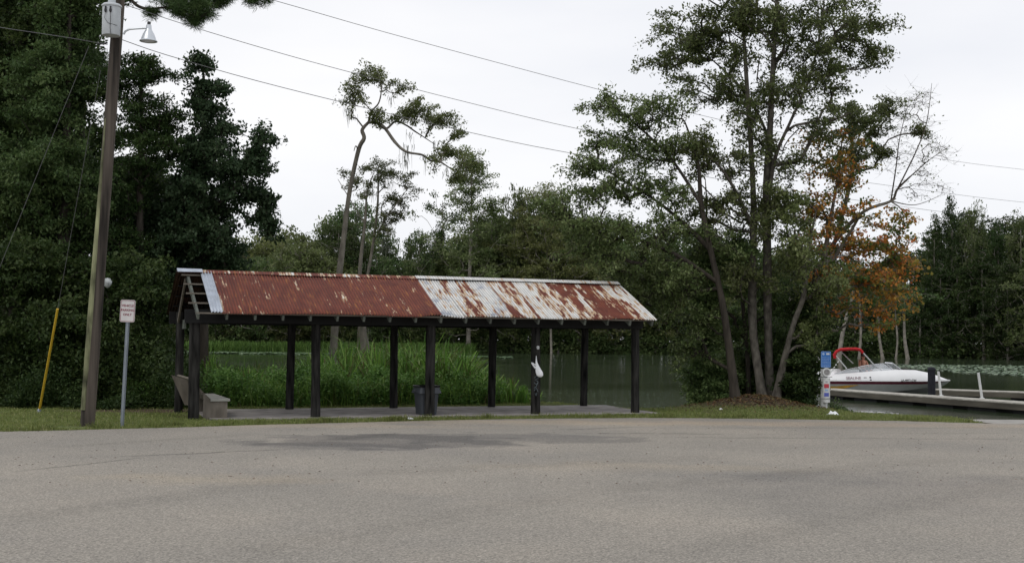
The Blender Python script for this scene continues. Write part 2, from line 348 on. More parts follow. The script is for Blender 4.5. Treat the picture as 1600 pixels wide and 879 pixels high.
# ------------------------------------------------------------------ foliage engine
def unit(v): return v/np.maximum(np.linalg.norm(v, axis=-1, keepdims=True), 1e-9)
def leaves(centres, radii, per, size, aspect, rng, flat=.6, upb=.7, radial=0., fold=True, clumpvar=.5, hang=0.):
    """leaf-shaped quads spread round each clump centre"""
    n = len(centres); tot = n*per
    ci = np.repeat(np.arange(n), per)
    o = rng.normal(size=(tot, 3))*.5
    o += np.repeat(rng.normal(size=(n, 3))*np.array([.9, .9, .3]), per, 0)*(rng.normal(size=(tot, 1))*.42)
    nn = np.linalg.norm(o, axis=1, keepdims=True); o = o*np.minimum(1, 1.35/np.maximum(nn, 1e-6)); o[:, 2] *= flat
    P = centres[ci]+o*radii[ci][:, None]
    nrm = rng.normal(size=(tot, 3)); nrm[:, 2] = np.abs(nrm[:, 2])+upb; nrm = unit(nrm)
    d = unit(rng.normal(size=(tot, 3))*(1-radial)+unit(o)*radial+np.array([0, 0, -hang]))
    b_ = unit(np.cross(nrm, d)); 
    s = size*rng.uniform(.6, 1.3, (tot, 1))
    V = np.stack([P-d*s*.5, P+b_*s*aspect*.5+d*s*.05, P+d*s*.5, P-b_*s*aspect*.5+d*s*.05], 1).reshape(-1, 3)
    Fq = np.arange(tot*4).reshape(-1, 4)
    cv = rng.uniform(0, 1, n)[ci]
    return V, Fq, np.clip(clumpvar*cv+(1-clumpvar)*rng.uniform(0, 1, tot), 0, 1)
def frustums(A, B, ra, rb, k=4):
    A = np.asarray(A, float); B = np.asarray(B, float); d = unit(B-A)
    ref = np.where(np.abs(d[:, 2:3]) > .9, np.array([[1., 0, 0]]), np.array([[0, 0, 1.]]))
    u = unit(np.cross(d, ref)); v = np.cross(d, u)
    t = np.arange(k)*2*np.pi/k; c = np.cos(t)[None, :, None]; s = np.sin(t)[None, :, None]
    ring = u[:, None]*c+v[:, None]*s
    VA = A[:, None]+ring*np.asarray(ra)[:, None, None]; VB = B[:, None]+ring*np.asarray(rb)[:, None, None]
    V = np.concatenate([VA, VB], 1).reshape(-1, 3); n = len(A)
    base_ = (np.arange(n)*2*k)[:, None]; i = np.arange(k)[None]; j = (i+1) % k
    Fq = np.stack([base_+i, base_+j, base_+k+j, base_+k+i], -1).reshape(-1, 4)
    return V, Fq
def merge(parts):
    Vs = []; Fs = []; b_ = 0
    for V, Fq in parts: Vs.append(V); Fs.append(Fq+b_); b_ += len(V)
    return np.concatenate(Vs), np.concatenate(Fs)
def trunk_mesh(pts, rad, rng, n=10, flare=False):
    """smooth, slightly lumpy tapered tube through pts"""
    pts = np.array([list(p) for p in pts], float); rad = np.asarray(rad, float)
    t = np.arange(len(pts)); m_ = max(8, len(pts)*5); tt = np.linspace(0, len(pts)-1, m_)
    # catmull rom
    P = []
    for q in tt:
        i = min(int(q), len(pts)-2); f = q-i
        p0, p1, p2, p3 = pts[max(i-1, 0)], pts[i], pts[i+1], pts[min(i+2, len(pts)-1)]
        P.append(.5*((2*p1)+(-p0+p2)*f+(2*p0-5*p1+4*p2-p3)*f*f+(-p0+3*p1-3*p2+p3)*f**3))
    P = np.array(P); rr = np.interp(tt, t, rad)
    if flare:
        hz = np.maximum(P[:, 2]-P[0, 2], 0); rr = rr*(1+.55*np.exp(-hz/.25))
    rr = rr*(1+rng.uniform(-.05, .05, m_))
    ph = rng.uniform(0, 6.28, 3)
    V = []
    for i, p in enumerate(P):
        d = unit(P[min(i+1, m_-1)]-P[max(i-1, 0)]); a_ = np.cross(d, [.3, .95, .03]); a_ = a_/np.linalg.norm(a_); b_ = np.cross(d, a_)
        for k in range(n):
            th = 2*np.pi*k/n; r_ = rr[i]*(1+.08*np.sin(2*th+ph[0]+i*.3)+.05*np.sin(3*th+ph[1]-i*.2))
            V.append(p+a_*np.cos(th)*r_+b_*np.sin(th)*r_)
    Fq = [(i*n+k, i*n+(k+1) % n, (i+1)*n+(k+1) % n, (i+1)*n+k) for i in range(m_-1) for k in range(n)]
    return np.array(V), np.array(Fq), P, rr
def tree(name, label, cat, trunks, C, Rc, lspec, bark, leafm, seed, group=None, twigs=3, rtip=.006, upp=1.2, moss=None, maxr=.12, tlen=1.0, ringn=10, extra_bark=None):
    """trunks: list of (pts, radii); C,Rc clumps; lspec dict for leaves()"""
    rng = np.random.RandomState(seed)
    base_ = Vector(trunks[0][0][0]); root = empty(name, base_, label=label, cat=cat, group=group)
    off = np.array(base_)
    parts = []; nodes = []; par = []; cap = []
    for pts, rad in trunks:
        V, Fq, P, rr = trunk_mesh(pts, rad, rng, ringn, flare=len(nodes) == 0); parts.append((V, Fq))
        prev = -1; lo = 2 if len(nodes) == 0 else 0
        for i in range(lo, len(P)):
            nodes.append(P[i]); par.append(-2); cap.append(rr[i])
    tb = len(nodes); nodes = [np.array(q) for q in nodes]
    if len(C):
        NA = np.array(nodes)
        d0 = np.array([np.min(np.linalg.norm(NA-c, axis=1)) for c in C]); order = np.argsort(d0)
        buf = np.zeros((tb+len(C)*6, 3)); buf[:tb] = NA; cnt = tb
        ends = []
        for ci in order:
            c = C[ci]; dv = c-buf[:cnt]; dist = np.linalg.norm(dv, axis=1)
            pen = dist+upp*np.maximum(0, .35*dist-dv[:, 2])
            j = int(np.argmin(pen)); L_ = dist[j]; ns = max(2, min(5, int(L_/.45)+1))
            p0 = buf[j].copy(); pj = j; side = rng.normal(size=3)*L_*.09; side[2] += L_*.07
            for s in range(1, ns+1):
                f = s/ns; q = p0+(c-p0)*f+side*math.sin(math.pi*f)+rng.normal(size=3)*.02*L_*(f < 1)
                buf[cnt] = q; par.append(pj); cap.append(None); pj = cnt; cnt += 1
            ends.append(pj)
        w_ = np.zeros(cnt); 
        for e_ in ends: w_[e_] += 1
        for i in range(cnt-1, tb-1, -1):
            if par[i] >= 0: w_[par[i]] += w_[i]
        r_ = np.minimum(rtip*np.maximum(w_, 1)**.55, maxr)
        ii = np.arange(tb, cnt); pp = np.array([par[i] for i in ii])
        ra = np.where(pp < tb, np.minimum(r_[ii]*1.15, np.array([cap[p] if p < tb else 9 for p in pp])), np.minimum(r_[pp], r_[ii]*1.6))
        parts.append(frustums(buf[pp], buf[ii], ra, r_[ii], 5))
        if twigs:
            ci = np.repeat(np.arange(len(C)), twigs); o = unit(rng.normal(size=(len(ci), 3)))*rng.uniform(.5, 1.1, (len(ci), 1))*Rc[ci][:, None]*tlen
            o[:, 2] = o[:, 2]*.6+.05
            mid = C[ci]+o*.5+rng.normal(size=o.shape)*.04*Rc[ci][:, None]
            parts.append(frustums(C[ci], mid, np.full(len(ci), rtip), np.full(len(ci), rtip*.7), 3)); parts.append(frustums(mid, C[ci]+o, np.full(len(ci), rtip*.7), np.full(len(ci), rtip*.4), 3))
    # make all ring faces quads (k=3 frustums are quads too)
    V, Fq = merge(parts); np_mesh('trunk', V-off, Fq, bark, root, smooth=True)
    if len(C) and lspec:
        V, Fq, A = leaves(C, Rc, rng=rng, **lspec); np_mesh('crown', V-off, Fq, leafm, root, attr=A)
    if moss is not None and len(moss):
        for mo_ in moss:
            V, Fq, A = moss_strands(np.array([mo_]), rng); np_mesh('moss', V-off, Fq, M['moss'], root, attr=A)
    return root
def moss_strands(P, rng, per=13):
    Vs = []; n = 0
    for p in P:
        for k in range(per):
            q = p[:3]+rng.normal(size=3)*np.array([.1, .1, .05]); ln = p[3]*rng.uniform(.2, 1.0)**1.3; wv = rng.uniform(.005, .013); a_ = rng.uniform(0, 3.14)
            d = np.array([math.cos(a_), math.sin(a_), 0])*wv; m1 = q+np.array([rng.normal()*.02, rng.normal()*.02, -ln*.5]); e_ = q+np.array([rng.normal()*.03, rng.normal()*.03, -ln])
            Vs.append([q-d, q+d, m1+d, m1-d]); Vs.append([m1-d, m1+d, e_+d*.3, e_-d*.3])
    V = np.array(Vs).reshape(-1, 3); Fq = np.arange(len(V)).reshape(-1, 4)
    return V, Fq, rng.uniform(0, 1, len(Fq))
def clumps(blobs, rng, rc=(.35, .6), mult=1.0, k=4, step=.62):
    """blobs: (px, py, rx, ry, Y, depth_m, n) ellipsoids measured on the photograph, placed at distance Y;
    every sampled point starts a drooping spray of k tufts"""
    C = []
    for px, py, rx, ry, Y, dm, n in blobs:
        n = int(n*mult)+1
        q = unit(rng.normal(size=(n, 3)))*rng.uniform(0, 1, (n, 1))**.4
        c0 = np.array(at(px, py, Y)); s = Y/F
        p0 = c0+q*np.array([rx*s, dm, ry*s])*.93
        d = unit(q*np.array([1, 1, .4])+rng.normal(size=(n, 3))*.55*np.array([1, 1, .6])+np.array([0, 0, .08]))
        st_ = step*(rc[0]+rc[1])*.5
        for j in range(k):
            C.append(p0+d*(j-.4*(k-1))*st_*rng.uniform(.8, 1.2, (n, 1))+np.array([0, 0, -.06*j*j*st_])+rng.normal(size=(n, 3))*.12*st_)
    C = np.concatenate(C); return C, rng.uniform(rc[0], rc[1], len(C))*(.6 if k > 1 else .74)
def P(px, py, Y): return tuple(at(px, py, Y))
def gbase(px, Y, dz=-.1):
    q = at(px, 500, Y); return (q.x, q.y, float(height(q.x, q.y))+dz)
# ================================================================== picnic shelter
rng0 = random.Random(3)
OX, OY, TH, SP, DD, BH, RH, OV, EO, EH = -6.93, 26.69, .371, 2.695, 3.09, 2.136, 3.36, .24, .65, 2.36
M['post'] = simple('post_paint', (.009, .0088, .0085), .9, .55, 12, bump=.008, stretch=(1, 1, .15), c2=(.03, .029, .027), spec=.08)
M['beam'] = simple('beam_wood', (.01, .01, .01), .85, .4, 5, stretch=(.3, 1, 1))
M['rafter_end'] = simple('rafter_wood', (.1, .11, .095), .9, .35, 6)
M['old_wood'] = simple('old_wood', (.16, .14, .115), .9, .35, 6, bump=.004, stretch=(.3, 3, 3))
M['galv'] = simple('galvanised', (.42, .46, .52), .5, .15, 5, metal=.3)
def rust_mat():
    global nt, L, tc
    m, nt, b, L = new_mat('rusty_tin'); tc = N(nt, 'ShaderNodeTexCoord'); 
    oi = N(nt, 'ShaderNodeObjectInfo'); sc = N(nt, 'ShaderNodeSeparateColor'); L(oi.outputs['Color'], sc.inputs[0])
    amt, grey, off = sc.outputs[0], sc.outputs[1], sc.outputs[2]
    wide = noise(.9, 5, st=(4.5, .65, .65), rough=.6); thin = noise(1.0, 3, st=(14.6, 1.7, 1.7), rough=.7); blot = noise(2.6, 6, rough=.7)
    rust = ramp(noise(6, 6, st=(1, .5, .5)), .3, .7, (.11, .027, .018), (.19, .05, .028))
    rust = mixc(mr_(noise(3, 6, st=(5, .8, .8)), .56, .7), rust, (.27, .1, .035))
    rust = mixc(mr_(noise(1.2, 4), .5, .7, 0, .5), rust, (.1, .025, .02))
    white = ramp(noise(8, 5, st=(2, .4, .4)), .3, .7, (.52, .53, .52), (.72, .71, .68))
    white = mixc(mth('MULTIPLY', grey, mr_(noise(2.4, 7, rough=.75), .5, .62)), white, (.3, .33, .39))
    f = mth('ADD', mth('ADD', mth('MULTIPLY', wide, .95), mth('MULTIPLY', thin, .95)), mth('MULTIPLY', blot, .35))   # mean 1.12
    f = mth('ADD', f, mth('MULTIPLY', mth('SUBTRACT', amt, .5), .62))
    k = mr_(f, 1.11, 1.15)
    col = mixc(k, white, rust)
    col = mixc(mth('MULTIPLY', mr_(f, 1.02, 1.10), mth('SUBTRACT', 1.0, k)), col, (.5, .33, .17))
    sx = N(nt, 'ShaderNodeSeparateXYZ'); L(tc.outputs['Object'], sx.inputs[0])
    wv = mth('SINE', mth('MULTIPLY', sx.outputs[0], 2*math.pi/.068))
    col = mixc(mr_(wv, -.2, -.9, 0., .42), col, (.045, .03, .025))  # corrugation shading painted into the colour as dark stripes along the valleys
    L(col, b.inputs['Base Color']); b.inputs['Roughness'].default_value = .7; b.inputs['Specular IOR Level'].default_value = .3
    bp = N(nt, 'ShaderNodeBump'); bp.inputs['Distance'].default_value = .004; L(blot, bp.inputs['Height']); L(bp.outputs[0], b.inputs['Normal'])
    return m
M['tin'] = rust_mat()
M['tin_back'] = simple('shade_tin', (.03, .018, .014), .85, .4, 6, c2=(.06, .03, .022))  # back sheets coloured dark so the roof underside looks shaded
sh = empty('picnic_shelter', (OX, OY, 0), TH, label='open picnic shelter with dark posts under a rusty and white corrugated tin roof', cat='shelter')
for i in range(5):
    for v, r_ in ((0, .105), (DD, .1)):
        u = i*SP; mb = MB(); jx = rng0.uniform(-.006, .006); dr = (.115 if v == 0 and i in (2, 3) else r_)
        if v == 0 and i == 0: dr = .12
        pts = [(u+jx*k, v, -.05+k*(BH+.35)/6) for k in range(7)]
        mb.tube(pts, [dr*(1.05 if k == 0 else 1+rng0.uniform(-.04, .04)) for k in range(7)], 14, jit=.03, rng=rng0)
        tag(mb.build('post', M['post'], sh, smooth=True), 'dark painted round post' if v == 0 else None)
def zroof(v): return RH-(RH-EH)*abs(v-DD/2)/(DD/2+EO)
for v in (-.13, DD+.13):
    mb = MB(); k = 9
    for i in range(k-1):
        u0_ = -.25+i*(4*SP+.35)/(k-1); u1 = -.25+(i+1)*(4*SP+.35)/(k-1)-.004
        mb.bar((u0_, v, BH+.16+rng0.uniform(-.01, .01)), (u1, v, BH+.16+rng0.uniform(-.01, .01)), .07, .3)
    mb.build('beam', M['beam'], sh)
for i in range(5): MB().bar((i*SP+.14, -.09, BH+.12), (i*SP+.14, DD+.09, BH+.12), .06, .2).build('tie_beam', M['beam'], sh)
sl = math.atan2(RH-EH, DD/2+EO)
for i in range(19):
    u = -.02+i*(4*SP+.18)/18
    for sgn in (1, -1):
        mb = MB(); mid = DD/2; e = mid-sgn*(mid+EO-.05)
        mb.bar((u, mid, RH-.14), (u, e, EH-.09), .05, .12)
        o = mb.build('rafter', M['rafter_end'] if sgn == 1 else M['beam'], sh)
        if i == 0 and sgn == 1: tag(o, 'bare weathered rafter showing at the open gable end')
for sgn in (1, -1):
    for k in range(5):
        vv = DD/2-sgn*(.1+k*(DD/2+EO-.2)/4); u_a = (-.17 if k < 4 else -.05)
        mb = MB(); zz = zroof(vv)-.055
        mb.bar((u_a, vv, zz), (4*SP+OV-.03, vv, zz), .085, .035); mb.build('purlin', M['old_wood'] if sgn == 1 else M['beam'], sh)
def sheet(u0_, u1, sgn, lift, name, mat, eave=0., top=0., amp=.014, bend=0):
    pitch = .068; n = int((u1-u0_)/pitch*6); us = np.linspace(u0_, u1, n+1); rows = 7; V = []
    for j in range(rows):
        f = j/(rows-1); hd = .04+(DD/2+EO+eave-.04-top)*f+top; vv = DD/2-sgn*hd
        for u in us:
            z = RH-(RH-EH)*hd/(DD/2+EO)+lift+amp*math.sin(2*math.pi*u/pitch)+.012*math.sin(u*1.7+f*3)+(.03*bend*f**3*math.sin(u*5))
            V.append((u, vv, z))
    c = len(us); Fq = [(j*c+i, j*c+i+1, (j+1)*c+i+1, (j+1)*c+i) for j in range(rows-1) for i in range(c-1)]
    o = np_mesh(name, V, Fq, mat, sh, smooth=True)
    so = o.modifiers.new('s', 'SOLIDIFY'); so.thickness = .002
    return o
W = (11.02-.5)/17
amts = [.82, .76, .92, .84, .78, .88, .78, .95, .2, .5, .24, .56, .28, .5, .62, .66, .3]
greys = [0, 0, 0, .1, 0, 0, 0, 0, .9, .5, .95, 0, 0, 0, 0, 0, 0]
for i in range(17):
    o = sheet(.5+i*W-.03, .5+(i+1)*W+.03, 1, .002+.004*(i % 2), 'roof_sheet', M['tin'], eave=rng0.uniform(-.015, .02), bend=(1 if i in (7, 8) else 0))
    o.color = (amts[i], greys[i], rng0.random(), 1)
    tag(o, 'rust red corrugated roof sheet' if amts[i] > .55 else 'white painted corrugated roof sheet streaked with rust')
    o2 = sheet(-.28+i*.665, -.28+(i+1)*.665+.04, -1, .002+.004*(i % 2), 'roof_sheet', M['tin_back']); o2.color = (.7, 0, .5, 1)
tag(sheet(.25, .5, 1, .012, 'roof_sheet', M['galv'], eave=-.02), 'bare silver roof sheet at the left end')
mb = MB()
for sg in (1, -1): mb.add([(-.22, DD/2, RH+.03), (5.55, DD/2, RH+.03), (5.55, DD/2-sg*.16, RH-.045), (-.22, DD/2-sg*.16, RH-.045)], [(0, 1, 2, 3)])
o = mb.build('ridge_cap', M['tin'], sh); o.color = (.62, 0, .3, 1); o.modifiers.new('s', 'SOLIDIFY').thickness = .003
mb = MB()
for sg in (1, -1): mb.add([(5.45, DD/2, RH+.045), (11.04, DD/2, RH+.045), (11.04, DD/2-sg*.17, RH-.03), (5.45, DD/2-sg*.17, RH-.03)], [(0, 1, 2, 3)])
o = mb.build('ridge_cap', M['tin'], sh); o.color = (.18, 0, .8, 1); o.modifiers.new('s', 'SOLIDIFY').thickness = .003
mb = MB()
for sg in (1, -1): mb.add([(-.27, DD/2, RH+.055), (.3, DD/2, RH+.05), (.3, DD/2-sg*.2, RH-.03), (-.27, DD/2-sg*.2, RH-.035)], [(0, 1, 2, 3)])
o = mb.build('ridge_cap', M['galv'], sh); o.modifiers.new('s', 'SOLIDIFY').thickness = .003
# gable brace board
MB().bar((-.06, DD-.1, zroof(DD)-.45), (-.06, DD/2+.1, RH-.2), .04, .09).build('brace', M['old_wood'], sh)
MB().box((.05, DD-.35, BH+.0), (.04, .5, .22)).build('end_board', M['rafter_end'], sh)
# painted scribble on the fourth post (sits just proud of the post surface)
M['scribble'] = simple('scribble', (.16, .2, .22), .8, .3, 20)
scr = [[(-.045, .93), (.03, .99), (.05, .92), (-.03, .88), (.045, .84)], [(-.05, .82), (0, .77), (.05, .83), (.0, .72), (-.05, .68)], [(-.04, .62), (0, .7), (.045, .6)], [(-.02, .56), (.0, .5), (.02, .57)]]
mb = MB(); u4 = 3*SP
for st in scr:
    pts = []
    for a_, z_ in st: ang = -math.pi/2+a_/.115-.35; pts.append((u4+math.cos(ang)*.124, math.sin(ang)*.124, z_))
    mb.tube(pts, .006, 5)
mb.build('scribble', M['scribble'], sh)
o = MB().lathe([(0, .05), (.03, .04), (.04, 0), (.03, -.04), (0, -.05)], (u4-.02, -.16, 1.66), 12).build('knob', simple('knob', (.5, .52, .52), .5, .1), sh, smooth=True)
# slab
def sl2w(u, v): return (OX+u*math.cos(TH)-v*math.sin(TH), OY+u*math.sin(TH)+v*math.cos(TH))
V = []; n = 40
tp = [sl2w(.35+(4*SP+.2)*i/n, -.28+.03*math.sin(i*1.7)) for i in range(n+1)]; bt = [sl2w(.35+(4*SP+.45)*i/n, DD+.35+.04*math.sin(i*.9)) for i in range(n+1)]
V = [(x, y, .055) for x, y in tp]+[(x, y, .055) for x, y in bt]+[(x, y, -.1) for x, y in tp]+[(x, y, -.1) for x, y in bt]; c = n+1
Fa = [(i, i+1, c+i+1, c+i) for i in range(n)]+[(2*c+i, 2*c+i+1, i+1, i) for i in range(n)]+[(c+i, c+i+1, 3*c+i+1, 3*c+i) for i in range(n)]+[(0, c, 3*c, 2*c), (n, 2*c+n, 3*c+n, c+n)]
tag(MB().add(V, Fa).build('shelter_floor', M['slab']), kind='structure')
# ---- bench inside the left end of the shelter
M['bench_wood'] = simple('bench_wood', (.12, .105, .085), .9, .3, 5, bump=.004, stretch=(1, 1, .3), c2=(.17, .15, .125))
M['bench_top'] = simple('bench_top', (.3, .3, .27), .85, .25, 5, stretch=(.3, 3, 1))
x, y = sl2w(.12, 0); bn = empty('bench', (x, y, .0), TH, label='weathered plank bench with leaning back under the left end of the shelter roof', cat='bench')
def bench_side(v): return [(-.02, v, .42), (.14, v, .05), (.62, v, .05), (.62, v, .44), (.3, v, .62)]
for v in (.12, DD-.5):
    MB().prism([(.1, v, .0), (.62, v, .0), (.62, v, .42), (.3, v, .42), (.1, v, .62)], (0, .05, 0)).build('end_panel', M['bench_wood'], bn)
MB().box((.46, DD/2-.15, .45), (.42, DD-.45, .05), None).build('seat', M['bench_top'], bn)
mb = MB(); mb.box((.6, DD/2-.15, .21), (.04, DD-.6, .42)); mb.build('front_panel', M['bench_wood'], bn)
mb = MB()
for k in range(3):
    t0, t1 = k/3, (k+1)/3-.03
    p0 = Vector((.2-.42*t0, 0, .42+.5*t0)); p1 = Vector((.2-.42*t1, 0, .42+.5*t1))
    mb.prism([(p0.x, .15, p0.z), (p1.x, .15, p1.z), (p1.x+.04, .15, p1.z+.03), (p0.x+.04, .15, p0.z+.03)], (0, DD-.4, 0))
mb.build('backrest', M['bench_wood'], bn)
for v in (.9, DD-.6): MB().prism([(-.36, v, .93), (.1, v, .78), (.12, v, .2), (-.04, v, .22)], (0, .05, 0)).build('back_support', M['bench_wood'], bn)
# ---- trash can
M['can'] = simple('can_plastic', (.055, .062, .072), .5, .12, 4, spec=.4); M['liner'] = simple('liner', (.01, .01, .011), .35, .3, 12, bump=.01)
x, y = sl2w(2*SP+.05, .42); tcn = empty('trash_can', (x, y, .055), TH+.1, label='dark grey plastic trash can with black liner behind the middle front post', cat='trash can')
def sq_ring(s, z, rr=.06, k=4):
    pts = []
    for cx_, cy_, a0 in ((1, 1, 0), (-1, 1, 90), (-1, -1, 180), (1, -1, 270)):
        for i in range(k+1):
            t = R(a0+90*i/k); pts.append((cx_*(s-rr)+rr*math.cos(t), cy_*(s-rr)+rr*math.sin(t), z))
    return pts
def loft(rings, caps=(True, True)):
    mb = MB(); n = len(rings[0]); V = [p for r_ in rings for p in r_]; Fa = []
    for j in range(len(rings)-1):
        for i in range(n): Fa.append((j*n+i, j*n+(i+1) % n, (j+1)*n+(i+1) % n, (j+1)*n+i))
    if caps[0]: Fa.append(tuple(range(n)))
    if caps[1]: Fa.append(tuple((len(rings)-1)*n+i for i in range(n)))
    return mb.add(V, Fa)
loft([sq_ring(.2, 0), sq_ring(.235, .5), sq_ring(.24, .53)], (True, False)).build('body', M['can'], tcn, smooth=True)
loft([sq_ring(.242, .5), sq_ring(.285, .505), sq_ring(.25, .63), sq_ring(.25, .66), sq_ring(.235, .66), sq_ring(.23, .52)], (False, False)).build('collar', M['can'], tcn, smooth=True)
loft([sq_ring(.262, .645), sq_ring(.268, .675), sq_ring(.25, .69), sq_ring(.22, .67), sq_ring(.2, .4)], (False, True)).build('liner', M['liner'], tcn, smooth=True)
for s in (-1, 1): MB().tube([(s*.27, -.07, .56), (s*.31, -.05, .55), (s*.31, .05, .55), (s*.27, .07, .56)], .013, 8).build('handle', M['can'], tcn, smooth=True)
# ---- plastic bag on post 4
M['bag'] = simple('bag', (.78, .8, .82), .4, .06, 9, bump=.01)
x, y = sl2w(u4, 0); bg_ = empty('plastic_bag', (x, y-.02, 1.15), 0, label='white plastic bag hanging by its handle from the fourth front post', cat='plastic bag')
mb = MB(); rngb = random.Random(8)
prof = [(.0, .36, .006), (.0, .28, .012), (.005, .18, .022), (.03, .08, .045), (.06, -.02, .075), (.085, -.1, .095), (.1, -.17, .09), (.11, -.22, .05), (.115, -.235, .01)]
rings = []
for cx_, z_, r_ in prof:
    rings.append([(cx_+math.cos(2*math.pi*k/16)*r_*(1+.14*math.sin(k*2.3+z_*9)), -.19+math.sin(2*math.pi*k/16)*r_*.6*(1+.14*math.cos(k*3.1)), z_) for k in range(16)])
loft(rings).build('pouch', M['bag'], bg_, smooth=True)
bg_.scale = (.88, .88, .88)
MB().tube([(-.02, -.19, .02), (-.07, -.19, .08), (-.12, -.18, .14), (-.135, -.17, .17), (-.1, -.17, .16), (-.05, -.18, .12), (.0, -.19, .1)], [.03, .022, .014, .01, .012, .018, .02], 8).build('handle', M['bag'], bg_, smooth=True)
# ================================================================== utility pole
M['pole'] = simple('pole_wood', (.028, .024, .02), .9, .5, 10, bump=.008, stretch=(1, 1, .06), c2=(.072, .06, .049))
M['strip'] = simple('wire_guard', (.05, .052, .03), .9, .5, 4, stretch=(1, 1, .35), c2=(.24, .25, .14))
M['steel'] = simple('steel', (.24, .27, .3), .45, .12, 5, metal=.5)
M['alu'] = simple('alu', (.62, .65, .68), .35, .1, 4, metal=.6)
M['dark'] = simple('dark_fitting', (.03, .03, .032), .6, .2, 6)
M['wire'] = simple('wire', (.14, .14, .145), .6, .1, 6)
M['tank'] = simple('tank', (.5, .53, .55), .5, .1, 5)
YP = 1.85*F/(667-524)
pb = gp(136, 667); YP = pb.y
ptop = at(193, -90, YP+.0)
ax_ = (ptop-pb)
pole = empty('utility_pole', pb, label='tall leaning wooden utility pole with a grey metal tank at its top', cat='utility pole')
def pp(t, dx=0, dy=0, dz=0): return Vector(ax_*t)+Vector((dx, dy, dz))
mb = MB(); mb.tube([pp(t)-(Vector((0, 0, .1)) if t == 0 else Vector()) for t in (0, .1, .2, .35, .5, .65, .8, .9, 1)], [.142, .138, .134, .13, .126, .122, .118, .114, .11], 18, jit=.015, rng=rng0)
mb.build('shaft', M['pole'], pole, smooth=True)
def tpy(py): return (667-py)/757.
mb = MB(); mb.tube([pp(tpy(q), -.06, -.11) for q in (640, 500, 400, 300, 230, 190)], [.055, .06, .05, .035, .022, .012], 8); mb.build('wire_guard', M['strip'], pole, smooth=True)
s_ = 77.0
tk = pp(tpy(40), -.03, -.28)
o = MB().lathe([(0, -.31), (.175, -.31), (.18, -.3), (.18, .27), (.2, .275), (.2, .3), (.17, .33), (0, .34)], tk, 28).build('tank', M['tank'], pole, smooth=True)
MB().lathe([(0, 0), (.075, 0), (.075, .5), (0, .5)], tk+Vector((0, 0, .34)), 18).build('bushing', M['tank'], o, smooth=True)
for dx in (-.06, .04): MB().lathe([(0, -.05), (.022, -.04), (.028, 0), (.018, .03), (.018, .07), (0, .08)], tk+Vector((dx, -.19, .17)), 10).build('terminal', M['dark'], o, smooth=True)
MB().tube([tk+Vector(q) for q in ((.04, -.2, .17), (.05, -.2, 0), (.045, -.2, -.2), (.06, -.19, -.32))], .006, 6).build('lead', M['dark'], o)
MB().tube([tk+Vector(q) for q in ((-.06, -.2, .12), (-.07, -.2, .0), (.0, -.2, -.1), (.16, -.12, -.13))], .005, 6).build('lead', M['dark'], o)
MB().bar(tk+Vector((.12, .14, -.4)), tk+Vector((.12, .14, .35)), .06, .02).build('bracket', M['steel'], pole)
# insulators on the left
for k, (px, py, r_) in enumerate(((166, 8, .045), (166, 15, .06), (167, 21, .05))):
    q = at(px, py, YP-.1)-pb; MB().lathe([(0, -.03), (r_, -.02), (r_*.9, .02), (0, .03)], q, 14).build('insulator', M['dark'], pole, smooth=True)
MB().tube([at(167, 20, YP-.1)-pb, at(175, 22, YP-.15)-pb], .015, 6).build('insulator_pin', M['dark'], pole)
q = at(152, 69, YP-.05)-pb; MB().tube([q, at(163, 68, YP)-pb, at(168, 67, YP)-pb], .02, 6).build('side_arm', M['dark'], pole)
# street lamp on the pole (fixed to it, part of pole)
LY = YP-.18
arm = [at(*q, LY)-pb for q in ((193, 54), (196, 49), (202, 46), (212, 45), (229, 44))]
MB().tube(arm, .02, 10).build('lamp_arm', M['alu'], pole, smooth=True)
q = at(232.5, 44, LY)-pb
o = MB().lathe([(.03, .07), (.05, .06), (.058, -.02), (.06, -.03), (.075, -.06), (.11, -.12), (.14, -.2), (.155, -.25), (.178, -.265), (.178, -.275), (.15, -.262), (.13, -.2), (.09, -.1), (.04, -.05)], q, 28).build('lamp_shade', M['alu'], pole, smooth=True)
MB().lathe([(0, .13), (.028, .13), (.033, .12), (.033, .07), (0, .07)], q, 14).build('photocell', M['dark'], o, smooth=True)
MB().lathe([(0, -.24), (.04, -.22), (.055, -.17), (.04, -.11), (0, -.08)], q, 14).build('bulb', simple('bulb', (.5, .5, .48), .3, .05), o, smooth=True)
# ---- wires
def wire(name, pts, y0, y1, x0, x1, label, cat, group=None, r_=.012):
    r_ = r_*.62
    X0 = (x0-800)/F*y0; X1 = (x1-800)/F*y1
    W = []
    for px, py in pts:
        a_ = (px-800)/F   # x = a*Y ; line (X0,y0)-(X1,y1)
        t = (a_*y0-X0)/((X1-X0)-a_*(y1-y0)); Y = y0+t*(y1-y0); W.append(at(px, py, Y))
    # catmull through points
    Q = []
    for i in range(len(W)-1):
        p0, p1, p2, p3 = W[max(i-1, 0)], W[i], W[i+1], W[min(i+2, len(W)-1)]
        for f in (0, .25, .5, .75): Q.append(.5*((2*p1)+(p2-p0)*f+(2*p0-5*p1+4*p2-p3)*f*f+(3*p1-p0-3*p2+p3)*f**3))
    Q.append(W[-1]); mb = MB(); b0 = Q[0]; mb.tube([q-b0 for q in Q], [r_]*len(Q), 6)
    o = mb.build(name, M['wire'], None); o.location = b0; tag(o, label, cat, group); return o
G = 'overhead wires running from the pole'
wire('power_line', [(196, -62), (425, 0), (600, 50), (800, 104), (980, 151), (1200, 203), (1480, 250), (1600, 265), (1700, 276)], YP, 62, 190, 1700, 'highest overhead wire sloping across the sky to the right', 'power line', G, .011)
